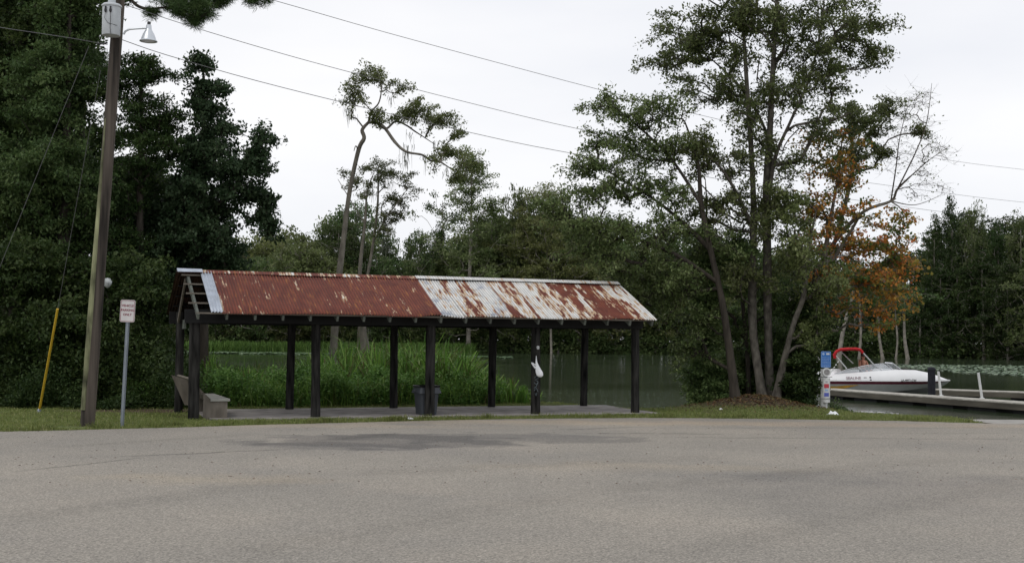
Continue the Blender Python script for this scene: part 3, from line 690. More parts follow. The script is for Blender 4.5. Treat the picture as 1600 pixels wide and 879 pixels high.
wire('power_line', [(196, 8), (300, 42), (420, 78), (540, 111), (730, 160), (920, 205), (1200, 262), (1480, 302), (1600, 316), (1700, 325)], YP, 62, 190, 1700, 'middle overhead wire leaving the pole beside the grey tank', 'power line', G, .011)
wire('power_line', [(190, 62), (260, 86), (400, 126), (560, 166), (730, 206), (885, 238), (1200, 292), (1450, 328), (1600, 346), (1700, 356)], YP, 62, 190, 1700, 'lowest overhead wire passing below the street lamp', 'power line', G, .012)
wire('power_line', [(-120, 22), (0, 43), (60, 52), (118, 61), (168, 70)], YP-4, YP-.1, -120, 168, 'overhead wire coming in from the left edge to the pole', 'power line', G, .01)
M['yellow'] = simple('yellow_guard', (.55, .36, .03), .5, .15, 5)
def guy(top, knee, bot, Y0, Y1, label, guard=None):
    A_ = at(*top, Y0); B_ = at(*bot, Y1)
    root = empty('guy_wire', B_, label=label, cat='guy wire')
    MB().tube([A_-B_, Vector((0, 0, 0))], .005, 6).build('cable', M['wire'], root)
    if guard:
        d = (A_-B_).normalized(); t = guard; MB().tube([d*.12, d*t], [.028, .026], 10).build('guard', M['yellow'], root, smooth=True)
        MB().lathe([(0, -.03), (.05, -.02), (.05, .05), (.02, .1), (0, .1)], (0, 0, 0), 10).build('anchor', M['steel'], root, smooth=True)
    return root
gb = gp(60, 645)
guy((157, 110), None, (61, 644), YP, gb.y, 'guy wire with bright yellow guard anchored in the grass left of the pole', guard=2.95)
guy((139, 72), None, (-60, 565), YP, YP+1.5, 'thin guy wire slanting down out of the picture at far left')
# ---- parking sign
M['sign_white'] = simple('sign_white', (.55, .53, .52), .5, .08, 4); M['sign_red'] = simple('sign_red', (.2, .02, .04), .6, .15, 12)
sb = gp(190, 667.5); st_ = at(201, 468, sb.y); sg = empty('parking_sign', sb, label='small white sign reading VEHICLE PARKING ONLY on a leaning steel post', cat='sign')
axs = (st_-sb); zx = axs.normalized(); xx = Vector((1, 0, -.02)); xx = (xx-zx*xx.dot(zx)).normalized(); yy = zx.cross(xx)
rotS = Matrix((xx, yy, zx)).transposed()
mb = MB()
for dx, w_, dy, th_ in ((0, .028, .0, .006), (-.02, .006, -.01, .025), (.02, .006, -.01, .025), (-.03, .016, -.022, .005), (.03, .016, -.022, .005)):
    mb.box(axs*.49+xx*dx+yy*(-dy), (w_, th_, axs.length*.99), rotS)
mb.build('post', M['steel'], sg)
def rrect(w_, h_, r_, k=5):
    pts = []
    for cx_, cy_, a0 in ((1, 1, 0), (-1, 1, 90), (-1, -1, 180), (1, -1, 270)):
        for i in range(k+1): t = R(a0+90*i/k); pts.append((cx_*(w_/2-r_)+r_*math.cos(t), cy_*(h_/2-r_)+r_*math.sin(t)))
    return pts
def panel(name, w_, h_, r_, c, xx, zz, th_, mat, parent, yo=0):
    yv = zz.cross(xx)   # away from the camera
    c = Vector(c)+yv*yo
    return MB().prism([c+xx*a_+zz*b_ for a_, b_ in rrect(w_, h_, r_)], yv*th_).build(name, mat, parent)
def frame(name, w_, h_, r_, bw, c, xx, zz, th_, mat, parent, yo):
    yv = zz.cross(xx); c = Vector(c)+yv*yo; o_ = rrect(w_, h_, r_); i_ = rrect(w_-2*bw, h_-2*bw, max(r_-bw, .005)); n = len(o_)
    V = [c+xx*a_+zz*b_ for a_, b_ in o_]+[c+xx*a_+zz*b_ for a_, b_ in i_]
    V += [q+yv*th_ for q in V]; Fa = []
    for i in range(n):
        j = (i+1) % n; Fa += [(i, j, n+j, n+i), (2*n+i, 3*n+i, 3*n+j, 2*n+j), (i, 2*n+i, 2*n+j, j), (n+i, n+j, 3*n+j, 3*n+i)]
    return MB().add(V, Fa).build(name, mat, parent)
zz = zx; c = axs*(1-.228/axs.length)-zx*0
yv = zz.cross(xx)
pn = panel('panel', .30, .45, .04, c, xx, zz, .004, M['sign_white'], sg, -.03)
frame('border', .28, .43, .035, .008, c, xx, zz, .001, M['sign_red'], pn, -.032)
for i_, t__ in enumerate(('VEHICLE', 'PARKING', 'ONLY')): text_mesh('lettering', [t__], .064, M['sign_red'], pn, c-yv*.033+zz*(.105-.09*i_), xx, zz, 1, .0006)
# ---- blue post sign by the landing
M['blue'] = simple('sign_blue', (.03, .14, .42), .5, .1, 4); M['white'] = simple('white_paint', (.62, .63, .62), .5, .08, 5)
M['pale_blue'] = simple('pale_blue', (.3, .42, .62), .5, .1, 8); M['red'] = simple('sticker_red', (.45, .05, .07), .5, .1, 6); M['navy'] = simple('sticker_blue', (.1, .12, .42), .5, .1, 6)
bb = gp(1288, 641); YB = bb.y; k = F/YB
bs = empty('landing_signpost', bb, label='white post carrying a blue notice and a sticker covered tube beside the boat landing', cat='sign')
def bp_(px, py, dy=0): return at(px, py, YB+dy)-bb
MB().tube([bp_(1287.5, 643), bp_(1287.5, 576)], .09, 14).build('post', M['white'], bs, smooth=True)
X_, Z_ = Vector((1, 0, -.01)).normalized(), Vector((.01, 0, 1)).normalized(); X_ = Vector((1, 0, -.01))
Y_ = Z_.cross(X_)
bl = panel('notice', .27, .44, .03, bp_(1289, 561), X_, Z_, .004, M['blue'], bs, -.1)
frame('border', .26, .43, .028, .008, bp_(1289, 561), X_, Z_, .001, M['pale_blue'], bl, -.1025)
cc = bp_(1285, 552.5); MB().lathe([(.0, 0), (.035, 0), (.035, .001), (0, .001)], (0, 0, 0), 20)
mb = MB(); n = 20
mb.prism([cc-Y_*.104+X_*.035*math.cos(2*math.pi*i/n)+Z_*.035*math.sin(2*math.pi*i/n) for i in range(n)], Y_*.001).build('emblem', M['pale_blue'], bl)
panel('label_box', .09, .045, .006, bp_(1292, 552.5), X_, Z_, .001, M['white'], bl, -.104)
rr_ = random.Random(2)
for i in range(7):
    xx_ = -.1; mb = MB()
    while xx_ < .09:
        wd = rr_.uniform(.015, .04); wd = min(wd, .1-xx_); mb.box(bp_(1289, 558+i*2.3)-Y_*.104+X_*(xx_+wd/2), (wd, .001, .012)); xx_ += wd+.012
    mb.build('print_line', M['pale_blue'], bl)
# mailbox-like tube with stickers hanging on post front
tb = MB().tube([bp_(1291, 628, -.15), bp_(1291, 590, -.15)], .1, 18).build('tube', M['white'], bs, smooth=True)
mb = MB(); cc = bp_(1292, 581, -.2); n = 24
mb.prism([cc+X_*.115*math.cos(2*math.pi*i/n)+Z_*.115*math.sin(2*math.pi*i/n) for i in range(n)], Y_*.08); mb.build('round_cap', M['white'], bs)
mb = MB(); mb.prism([cc-Y_*.003+X_*.08*math.cos(2*math.pi*i/n)+Z_*.08*math.sin(2*math.pi*i/n) for i in range(n)], Y_*.002); mb.build('lens', simple('lens', (.25, .24, .24), .4, .3, 15), bs)
for py, h_, mt_, w_ in ((602.5, .11, M['red'], .13), (616, .1, M['navy'], .13), (609, .05, M['pale_blue'], .09), (596, .05, simple('faded_print', (.4, .4, .42), .6, .3, 60), .06)):
    panel('sticker', w_, h_, .008, bp_(1291.5, py, -.255), X_, Z_, .002, mt_, tb)
for py in (588, 622): MB().tube([bp_(1281.5, py, -.02), bp_(1282, py+.4, -.26), bp_(1300, py+.4, -.26), bp_(1300, py, -.02)], .008, 6).build('strap', M['dark'], bs)
# ---- litter
def scrap(name, px, py, sx_, sz_, mat, label, cat, seed=1):
    q = gp(px, py, 0.0); q.z = max(float(height(q.x, q.y)), .004)+.01
    r_ = random.Random(seed); mb = MB(); V = []
    for j in range(5):
        for i in range(7): V.append(((i/6-.5)*sx_+r_.uniform(-.01, .01), (j/4-.5)*sx_*.5, sz_*math.sin(math.pi*i/6)*math.sin(math.pi*j/4)*r_.uniform(.5, 1.2)))
    mb.add(V, [(j*7+i, j*7+i+1, (j+1)*7+i+1, (j+1)*7+i) for j in range(4) for i in range(6)])
    o = mb.build(name, mat); o.location = q; o.modifiers.new('s', 'SOLIDIFY').thickness = .004; return tag(o, label, cat)
scrap('paper_scrap', 639, 656, .2, .05, M['bag'], 'crumpled white paper scrap on the ground beside the trash can', 'litter', 1)
scrap('plastic_cup', 1301, 650, .3, .1, M['bag'], 'white crushed foam cup in the grass beside the sign post', 'litter', 2)
scrap('paper_scrap', 1126, 645, .09, .05, M['bag'], 'tiny pale scrap in the grass in front of the tree mound', 'litter', 4)
scrap('paper_scrap', 1050, 641, .09, .04, M['bag'], 'tiny pale scrap at the water edge left of the tree mound', 'litter', 5) if False else None
# stones/leaves on asphalt
mound_litter = None
V = []; rs2 = np.random.RandomState(4); A_ = []
for i in range(420):
    px = rs2.uniform(-20, 1620); py = rs2.uniform(664, 760)**1.0 if i < 600 else rs2.uniform(664, 700)
    q = gp(px, py); 
    if q.y > edgeY(q.x)-.1: continue
    s = rs2.uniform(.008, .022); a_ = rs2.uniform(0, 6.28); d = np.array([math.cos(a_), math.sin(a_), 0])*s; e_ = np.array([-d[1], d[0], 0])*.6; c_ = np.array([q.x, q.y, .012])
    V += [c_-d, c_-e_+[0, 0, .008], c_+d, c_+e_+[0, 0, .008]]; A_.append(rs2.uniform(0, 1))
M['fallen'] = leaf_mat('fallen', [(.06, .035, .02), (.13, .07, .035), (.2, .13, .07)], transl=.1)
V2 = []; A2 = []
for i in range(2600):
    x_ = rs2.normal(MX, 1.0); y_ = rs2.normal(MY-.2, .75)
    if y_ < edgeY(x_)+.25: continue
    z_ = float(height(x_, y_))+.02; s = rs2.uniform(.015, .04); a_ = rs2.uniform(0, 6.28); d = np.array([math.cos(a_), math.sin(a_), rs2.normal()*.4])*s; e_ = np.array([-math.sin(a_), math.cos(a_), rs2.normal()*.4])*s*.6; c_ = np.array([x_, y_, z_])
    V2 += [c_-d, c_-e_, c_+d, c_+e_]; A2.append(rs2.uniform(0, 1))
V2 = np.array(V2)
V = np.array(V); tag(np_mesh('fallen_leaves', V, np.arange(len(V)).reshape(-1, 4), M['fallen'], attr=A_), 'dead brown leaves scattered over the asphalt', 'leaves', kind='stuff')
tag(np_mesh('leaf_litter', V2, np.arange(len(V2)).reshape(-1, 4), M['fallen'], attr=A2), 'reddish brown leaf litter on the mound round the trunks', 'leaf litter', kind='stuff')
# ================================================================== docks
M['deck'] = simple('deck_boards', (.33, .31, .27), .85, .25, 4, c2=(.42, .4, .35)); M['fascia'] = simple('fascia', (.1, .09, .072), .9, .35, 3, stretch=(.3, .3, 2))
M['float'] = simple('dock_float', (.018, .018, .018), .7, .3, 5)
DZ = -.08
def dock(label, A_, B_, w_, thick, side):
    A_ = Vector((A_[0], A_[1], 0)); B_ = Vector((B_[0], B_[1], 0)); d = (B_-A_); l = d.length; d.normalize(); nrm = Vector((-d.y, d.x, 0))*side
    root = empty('boat_dock', A_, label=label, cat='dock', group='floating docks at the landing')
    mb = MB(); n = int(l/.15)
    for i in range(n):
        u = (i+.5)*l/n; c_ = d*u+nrm*(w_/2); mb.bar(c_-nrm*w_/2+Vector((0, 0, DZ-.02)), c_+nrm*w_/2+Vector((0, 0, DZ-.02+rng0.uniform(-.003, .003))), l/n-.008, .04)
    mb.build('deck', M['deck'], root)
    for s in (0.03, w_-.03): MB().bar(d*.02+nrm*s+Vector((0, 0, DZ-.042-thick/2)), d*(l-.02)+nrm*s+Vector((0, 0, DZ-.042-thick/2)), .05, thick).build('side_board', M['fascia'], root)
    for s in (.03, l-.03): MB().bar(d*s+nrm*.06+Vector((0, 0, DZ-.042-thick/2)), d*s+nrm*(w_-.06)+Vector((0, 0, DZ-.042-thick/2)), .05, thick-.01).build('end_board', M['fascia'], root)
    k = int(l/2)
    for i in range(k):
        c_ = d*((i+.5)*l/k)+nrm*w_/2; MB().box((c_.x, c_.y, -.42), (1.4, w_*.7, .3), Matrix.Rotation(math.atan2(d.y, d.x), 3, 'Z')).build('dock_float', M['float'], root)
    return root
q0 = gp(1272, 606.5, DZ); q1 = gp(1640, 632.5, DZ)
dock('near floating dock running from beside the signpost out of the right edge', q0, q1, 1.1, .2, 1)
dd = (q1-q0).normalized(); 
q2 = gp(1452, 607.5, DZ); q3 = gp(1660, 614.5, DZ)
dock('far floating dock beginning at the bow of the speedboat', q2, q3, 1.1, .2, 1)
M['piling'] = simple('piling', (.015, .016, .022), .8, .4, 6, bump=.01)
q = gp(1455.5, 613, WZ); q.y = gp(1455, 611, DZ).y-.3; top = at(1455.5, 572.5, q.y)
pl = empty('dock_piling', (top.x, q.y, WZ), label='thick black round piling standing at the bow of the speedboat', cat='piling')
hgt = top.z-WZ
MB().tube([(0, 0, -.8), (0, 0, hgt-.14)], [.15, .148], 20).build('shaft', M['piling'], pl, smooth=True)
MB().lathe([(.16, hgt-.16), (.165, hgt-.12), (.14, hgt-.05), (.09, hgt-.01), (0, hgt)], (0, 0, 0), 20).build('cap', M['piling'], pl, smooth=True)
for (tx, ty, bx, by, lb) in ((1466, 580, 1470.5, 618, 'white pipe post on the near dock, beside the black piling'), (1528.5, 582, 1534.5, 622, 'white pipe post on the near dock, the one nearer the right edge')):
    # foot on near dock front edge
    f = gp(bx, by, DZ); t_ = at(tx, ty, f.y)
    o = empty('dock_post', f, label=lb, cat='post', group='white pipe posts on the dock')
    MB().tube([Vector((0, 0, -.02)), t_-f], .045, 12).build('pipe', M['white'], o, smooth=True)
    MB().lathe([(.0, 0), (.09, 0), (.09, .02), (.05, .03), (0, .03)], (0, 0, 0), 14).build('base', M['white'], o, smooth=True)
# ================================================================== speedboat
M['gel'] = simple('gelcoat', (.8, .8, .8), .25, .03, 2, spec=.5); M['hullgrey'] = simple('hull_grey', (.3, .31, .3), .3, .08, 2, spec=.5)
M['maroon'] = simple('maroon', (.1, .008, .025), .3, .1, 2, spec=.5); M['gold'] = simple('gold', (.45, .25, .04), .4, .25, 3)
M['canvas'] = simple('red_canvas', (.42, .015, .02), .8, .2, 8, bump=.01); M['chrome'] = simple('chrome', (.75, .76, .78), .25, .05, 2, metal=.7)
mg, ntg, bg2, Lg = new_mat('windscreen'); bg2.inputs['Base Color'].default_value = (.75, .8, .84, 1); bg2.inputs['Roughness'].default_value = .08
bg2.inputs['Alpha'].default_value = .28; M['glass'] = mg
BY = 56.0; kB = F/BY
st0 = at(1266, 600, BY); bw0 = at(1475.5, 600, BY+1.2+1.15); LB = (bw0-st0).length
boat = empty('speedboat', (st0.x, st0.y+1.15, WZ), math.atan2(bw0.y-1.15-st0.y, bw0.x-st0.x), label='white speedboat with maroon stripe and red folded canopy moored at the dock', cat='boat')
S = LB/6.2
xs_ = [0, .5, 1.5, 2.5, 3.5, 4.3, 4.9, 5.4, 5.8, 6.05, 6.2]
hw = [1.08, 1.13, 1.16, 1.16, 1.12, 1.02, .85, .63, .38, .18, .02]   # half beam at rub rail
ch = [1.0, 1.02, 1.02, 1.0, .9, .74, .55, .36, .18, .07, .01]
kz = [-.3, -.3, -.3, -.3, -.28, -.22, -.12, .02, .18, .32, .44]
cz = [.0, .0, .0, .02, .07, .13, .2, .27, .34, .4, .455]
rz = .46
dz_ = [.56, .68, .76, .84, .9, .89, .79, .67, .56, .5, .47]   # deck edge / gunwale height (side top)
dwi = [.88, .9, .93, .94, .88, .78, .64, .46, .26, .11, .01]
def strip(lo, hi, name, mat, parent, rows=1, bulge=0):
    """lo/hi: lists of (x, y, z) for the port side; mirrored"""
    V = []; Fa = []; n = len(lo)
    for s in (-1, 1):
        b_ = len(V)
        for r_ in range(rows+1):
            f = r_/rows
            for a_, c_ in zip(lo, hi):
                y_ = a_[1]*(1-f)+c_[1]*f+bulge*math.sin(math.pi*f)*min(1, a_[1]*2); V.append(((a_[0]*(1-f)+c_[0]*f)*S, s*y_*S, (a_[2]*(1-f)+c_[2]*f)*S))
        for r_ in range(rows):
            for i in range(n-1): Fa.append((b_+r_*n+i, b_+r_*n+i+1, b_+(r_+1)*n+i+1, b_+(r_+1)*n+i))
    o = MB().add(V, Fa).build(name, mat, parent, smooth=True); return o
fine_x = np.linspace(0, 6.2, 60)
def c_(a): return np.interp(fine_x, xs_, a)
HW, CH, KZ, CZ, DZ_, DW = map(c_, (hw, ch, kz, cz, dz_, dwi))
def ln(Y, Z): return [(x, y, z) for x, y, z in zip(fine_x, Y, Z)]
Zr = np.full(60, rz); f_ = np.clip((fine_x-.3)/1.5, 0, 1)
sb_lo = .34*np.ones(60); sbl = np.minimum(np.maximum(sb_lo, CZ+.6*(rz-CZ)), rz-.002)
Ys = CH+(HW-CH)*np.clip((sbl-CZ)/(rz-CZ+1e-6), 0, 1)
hull = strip(ln(CH*0, KZ), ln(CH, CZ), 'hull', M['hullgrey'], boat, 3, .03)
strip(ln(CH, CZ), ln(Ys, sbl), 'hull_side', M['hullgrey'], boat, 2, .0)
strip(ln(Ys, sbl), ln(HW, Zr), 'stripe', M['maroon'], boat, 1)
strip(ln(HW+.015, Zr-.01), ln(HW+.015, Zr+.035), 'rub_rail', M['gel'], boat)
strip(ln(HW+.01, Zr+.03), ln(DW, DZ_), 'topside', M['gel'], boat, 5, .05)
# decks: fore deck (crown) and side decks, engine cover, cockpit lining
fd = fine_x > 4.25
V = []; Fa = []; ids = np.where(fd)[0]; m_ = 9
for i in ids:
    for j in range(m_):
        t = -1+2*j/(m_-1); V.append((fine_x[i]*S, t*DW[i]*S, (DZ_[i]+.035*(1-t*t)*min(1, DW[i]*1.6))*S))
for a_ in range(len(ids)-1):
    for j in range(m_-1): Fa.append((a_*m_+j, a_*m_+j+1, (a_+1)*m_+j+1, (a_+1)*m_+j))
MB().add(V, Fa).build('foredeck', M['gel'], boat, smooth=True)
V = []; Fa = []; ids = np.where(fine_x < 1.35)[0]
for i in ids:
    for j in range(m_):
        t = -1+2*j/(m_-1); V.append((fine_x[i]*S, t*DW[i]*S, (DZ_[i]+.08*(1-t*t))*S))
for a_ in range(len(ids)-1):
    for j in range(m_-1): Fa.append((a_*m_+j, a_*m_+j+1, (a_+1)*m_+j+1, (a_+1)*m_+j))
MB().add(V, Fa).build('aft_deck', M['gel'], boat, smooth=True)
ck = (fine_x >= 1.25) & (fine_x <= 4.35)
def lnc(Y, Z): return [(x, y, z) for x, y, z, q_ in zip(fine_x, Y, Z, ck) if q_]
strip(lnc(DW, DZ_), lnc(DW-.14, DZ_+.0), 'side_deck', M['gel'], boat)
strip(lnc(DW-.14, DZ_), lnc(DW-.2, DZ_*0+.1), 'lining', M['gel'], boat)
strip(lnc(DW-.2, DZ_*0+.1), lnc(DW*0, DZ_*0+.1), 'floor', M['hullgrey'], boat)
MB().prism([(0, -hw[0]*S, rz*S), (0, -ch[0]*S, cz[0]*S), (0, 0, kz[0]*S), (0, ch[0]*S, cz[0]*S), (0, hw[0]*S, rz*S), (0, dwi[0]*S, dz_[0]*S), (0, -dwi[0]*S, dz_[0]*S)], (-.03, 0, 0)).build('transom', M['gel'], boat)
MB().box((-.3*S, 0, .12*S), (.6*S, 1.7*S, .06), None).build('swim_platform', M['gel'], boat, bevel=.01)
for s in (-1, 1): MB().box((3.0*S, s*.42*S, .38*S), (.5, .5, .5)).add([(2.76*S, s*.42*S-.25, .6), (2.76*S, s*.42*S+.25, .6), (2.62*S, s*.42*S+.25, 1.0), (2.62*S, s*.42*S-.25, 1.0), (2.72*S, s*.42*S-.25, 1.0), (2.72*S, s*.42*S+.25, 1.0), (2.86*S, s*.42*S+.25, .6), (2.86*S, s*.42*S-.25, .6)], [(0, 1, 2, 3), (4, 5, 6, 7), (3, 2, 5, 4), (0, 3, 4, 7), (1, 6, 5, 2)]).build('seat', M['gel'], boat, bevel=.02)
MB().box((1.6*S, 0, .36*S), (.6, 1.5, .5)).build('rear_seat', M['gel'], boat, bevel=.03)
def bx(px, py, y=0.0, extra=0):   # point in boat frame from photo px, on plane y (local) of the boat
    Mi = boat_m.inverted(); o_ = Mi @ Vector((0, 0, H)); d_ = (Mi.to_3x3() @ (fw+rt*((px-CX)/F)-up*((py-CY)/F)))
    t = (y-o_.y)/d_.y; return o_+d_*t
boat_m = Matrix.Translation(boat.location) @ Matrix.Rotation(boat.rotation_euler.z, 4, 'Z')
# gold/dark flame graphics and lettering on the near side (local y negative is near)
def side_poly(name, pts, mat, off=.006):
    o_ = []
    for px, py in pts:
        q = bx(px, py, -1.1*S); x = q.x/S; z = q.z/S
        h_ = np.interp(x, xs_, hw); d2 = np.interp(x, xs_, dwi); dzz = np.interp(x, xs_, dz_); cc_ = np.interp(x, xs_, ch); czz = np.interp(x, xs_, cz)
        if z > rz: t = (z-rz)/(dzz-rz); y_ = h_+.01+(d2-h_-.01)*t+.05*math.sin(math.pi*min(1, t))
        else: t = (z-czz)/(rz-czz); y_ = cc_+(h_-cc_)*t
        o_.append(Vector((q.x, -(y_*S+off), q.z)))
    mb = MB(); mb.prism(o_, (0, -.003, 0)); return mb.build(name, mat, boat)
side_poly('graphic', [(1290, 607.5), (1312, 607.5), (1326, 605), (1342, 600.8), (1326, 601.2), (1308, 603), (1290, 603)], M['gold'], .012)
side_poly('graphic', [(1290, 593), (1306, 592.6), (1316, 589.6), (1306, 589.6), (1290, 590)], M['gold'], .012)
side_poly('vent', [(1349, 589), (1353.5, 589), (1353.5, 590), (1349, 590)], M['dark'], .012)
side_poly('vent', [(1358, 588), (1360.5, 588), (1360.5, 590.3), (1358, 590.3)], M['dark'], .012)
side_poly('vent', [(1358, 592), (1360.8, 592), (1360.8, 594), (1358, 594)], M['dark'], .012)
def side_text(name, txt, px, py, size, mat):
    q = bx(px, py, -1.1*S); x = q.x/S; z = q.z/S
    h_ = np.interp(x, xs_, hw); d2 = np.interp(x, xs_, dwi); dzz = np.interp(x, xs_, dz_); t = (z-rz)/(dzz-rz); y_ = h_+.01+(d2-h_-.01)*t+.05*math.sin(math.pi*t)
    x2 = x+.3; h2 = np.interp(x2, xs_, hw); d22 = np.interp(x2, xs_, dwi); y2 = h2+.01+(d22-h2-.01)*t+.05*math.sin(math.pi*t)
    dx_ = Vector((.3*S, (y_-y2)*S, 0)).normalized()
    return text_mesh(name, [txt], size, mat, boat, (q.x, -(y_*S+.02), q.z), dx_, (0, .28, 1), 1, .002)
M['script'] = simple('script_grey', (.33, .25, .27), .5, .1, 8)
side_text('name_lettering', 'SEALINE', 1333, 590.5, .2, M['script']); side_text('registration', 'LA-4977-CW', 1420, 594, .15, M['dark'])
# windscreens
def glass_panel(name, pts_y, frame_r=.02, parent=boat):
    P_ = [bx(px, py, y) for px, py, y in pts_y]
    c0 = sum(P_, Vector())/len(P_)
    nrm = (P_[1]-P_[0]).cross(P_[2]-P_[0]).normalized()*.006
    o_ = MB().prism(P_, nrm).build(name, M['glass'], parent)
    MB().tube(P_+[P_[0]], frame_r, 6).build('frame', M['chrome'], o_, smooth=True)
    return o_
glass_panel('side_window', [(1304, 583, -.9*S), (1321, 577.5, -.9*S), (1338, 573.5, -.88*S), (1349, 582, -.9*S)])
glass_panel('side_window', [(1340, 573.3, -.88*S), (1354, 570.5, -.86*S), (1365, 569.3, -.82*S), (1382, 581, -.86*S), (1350, 582.3, -.9*S)])
glass_panel('windscreen', [(1383, 566.2, .78*S), (1394, 567, .35*S), (1411, 579.5, .4*S), (1397, 579.5, .8*S)], .03)
glass_panel('windscreen', [(1365, 569.3, -.82*S), (1380, 567.5, -.3*S), (1398, 580.5, -.3*S), (1382, 581, -.86*S)])
MB().box((3.75*S, 0, .8*S), (.35, 1.5, .2)).build('dashboard', M['hullgrey'], boat, bevel=.03)
# bimini
def cpt(px, py, y): return bx(px, py, y)
mb = MB()
for yy_ in np.linspace(-1, 1, 2): pass
rings = []
path = [(1305, 558), (1303.5, 553), (1307, 547.5), (1313, 544.6), (1325, 543.8), (1338, 543.8), (1344, 545), (1348, 549.5)]
canv = []
for y_ in np.linspace(-.95, .95, 7):
    canv.append([cpt(px, py, y_*S)+Vector((0, 0, .04*(1-(y_/.95)**2))) for px, py in path])
mb = MB(); n = len(path); V = [p for r_ in canv for p in r_]+[p-Vector((0, 0, .11)) for r_ in canv for p in r_]; o2 = 7*n; Fa = []
for j in range(6):
    for i in range(n-1): Fa += [(j*n+i, j*n+i+1, (j+1)*n+i+1, (j+1)*n+i), (o2+j*n+i, o2+(j+1)*n+i, o2+(j+1)*n+i+1, o2+j*n+i+1)]
for j in range(6): Fa += [(j*n, (j+1)*n, o2+(j+1)*n, o2+j*n), (j*n+n-1, o2+j*n+n-1, o2+(j+1)*n+n-1, (j+1)*n+n-1)]
for i in range(n-1): Fa += [(i, o2+i, o2+i+1, i+1), (6*n+i, 6*n+i+1, o2+6*n+i+1, o2+6*n+i)]
cv = mb.add(V, Fa).build('canopy', M['canvas'], boat, smooth=True)
for y_ in (-.96*S,): MB().tube([cpt(px, py+1.2, y_) for px, py in path], .07, 10).build('canopy_roll', M['canvas'], boat, smooth=True)
for s in (-1, 1):
    y_ = s*.96*S
    for a_, b_ in (((1306, 555), (1323, 575.5)), ((1348, 550), (1365, 569)), ((1311, 563), (1297, 583))):
        A1 = bx(*a_, -.96*S); B1 = bx(*b_, -.9*S); A1.y = y_; B1.y = s*.9*S
        MB().tube([A1, B1], .028, 8).build('canopy_pole', M['white'], boat, smooth=True)
MB().box((1.3*S, 0, .84*S), (.35, .5, .14)).build('engine_hatch', M['gel'], boat, bevel=.03)
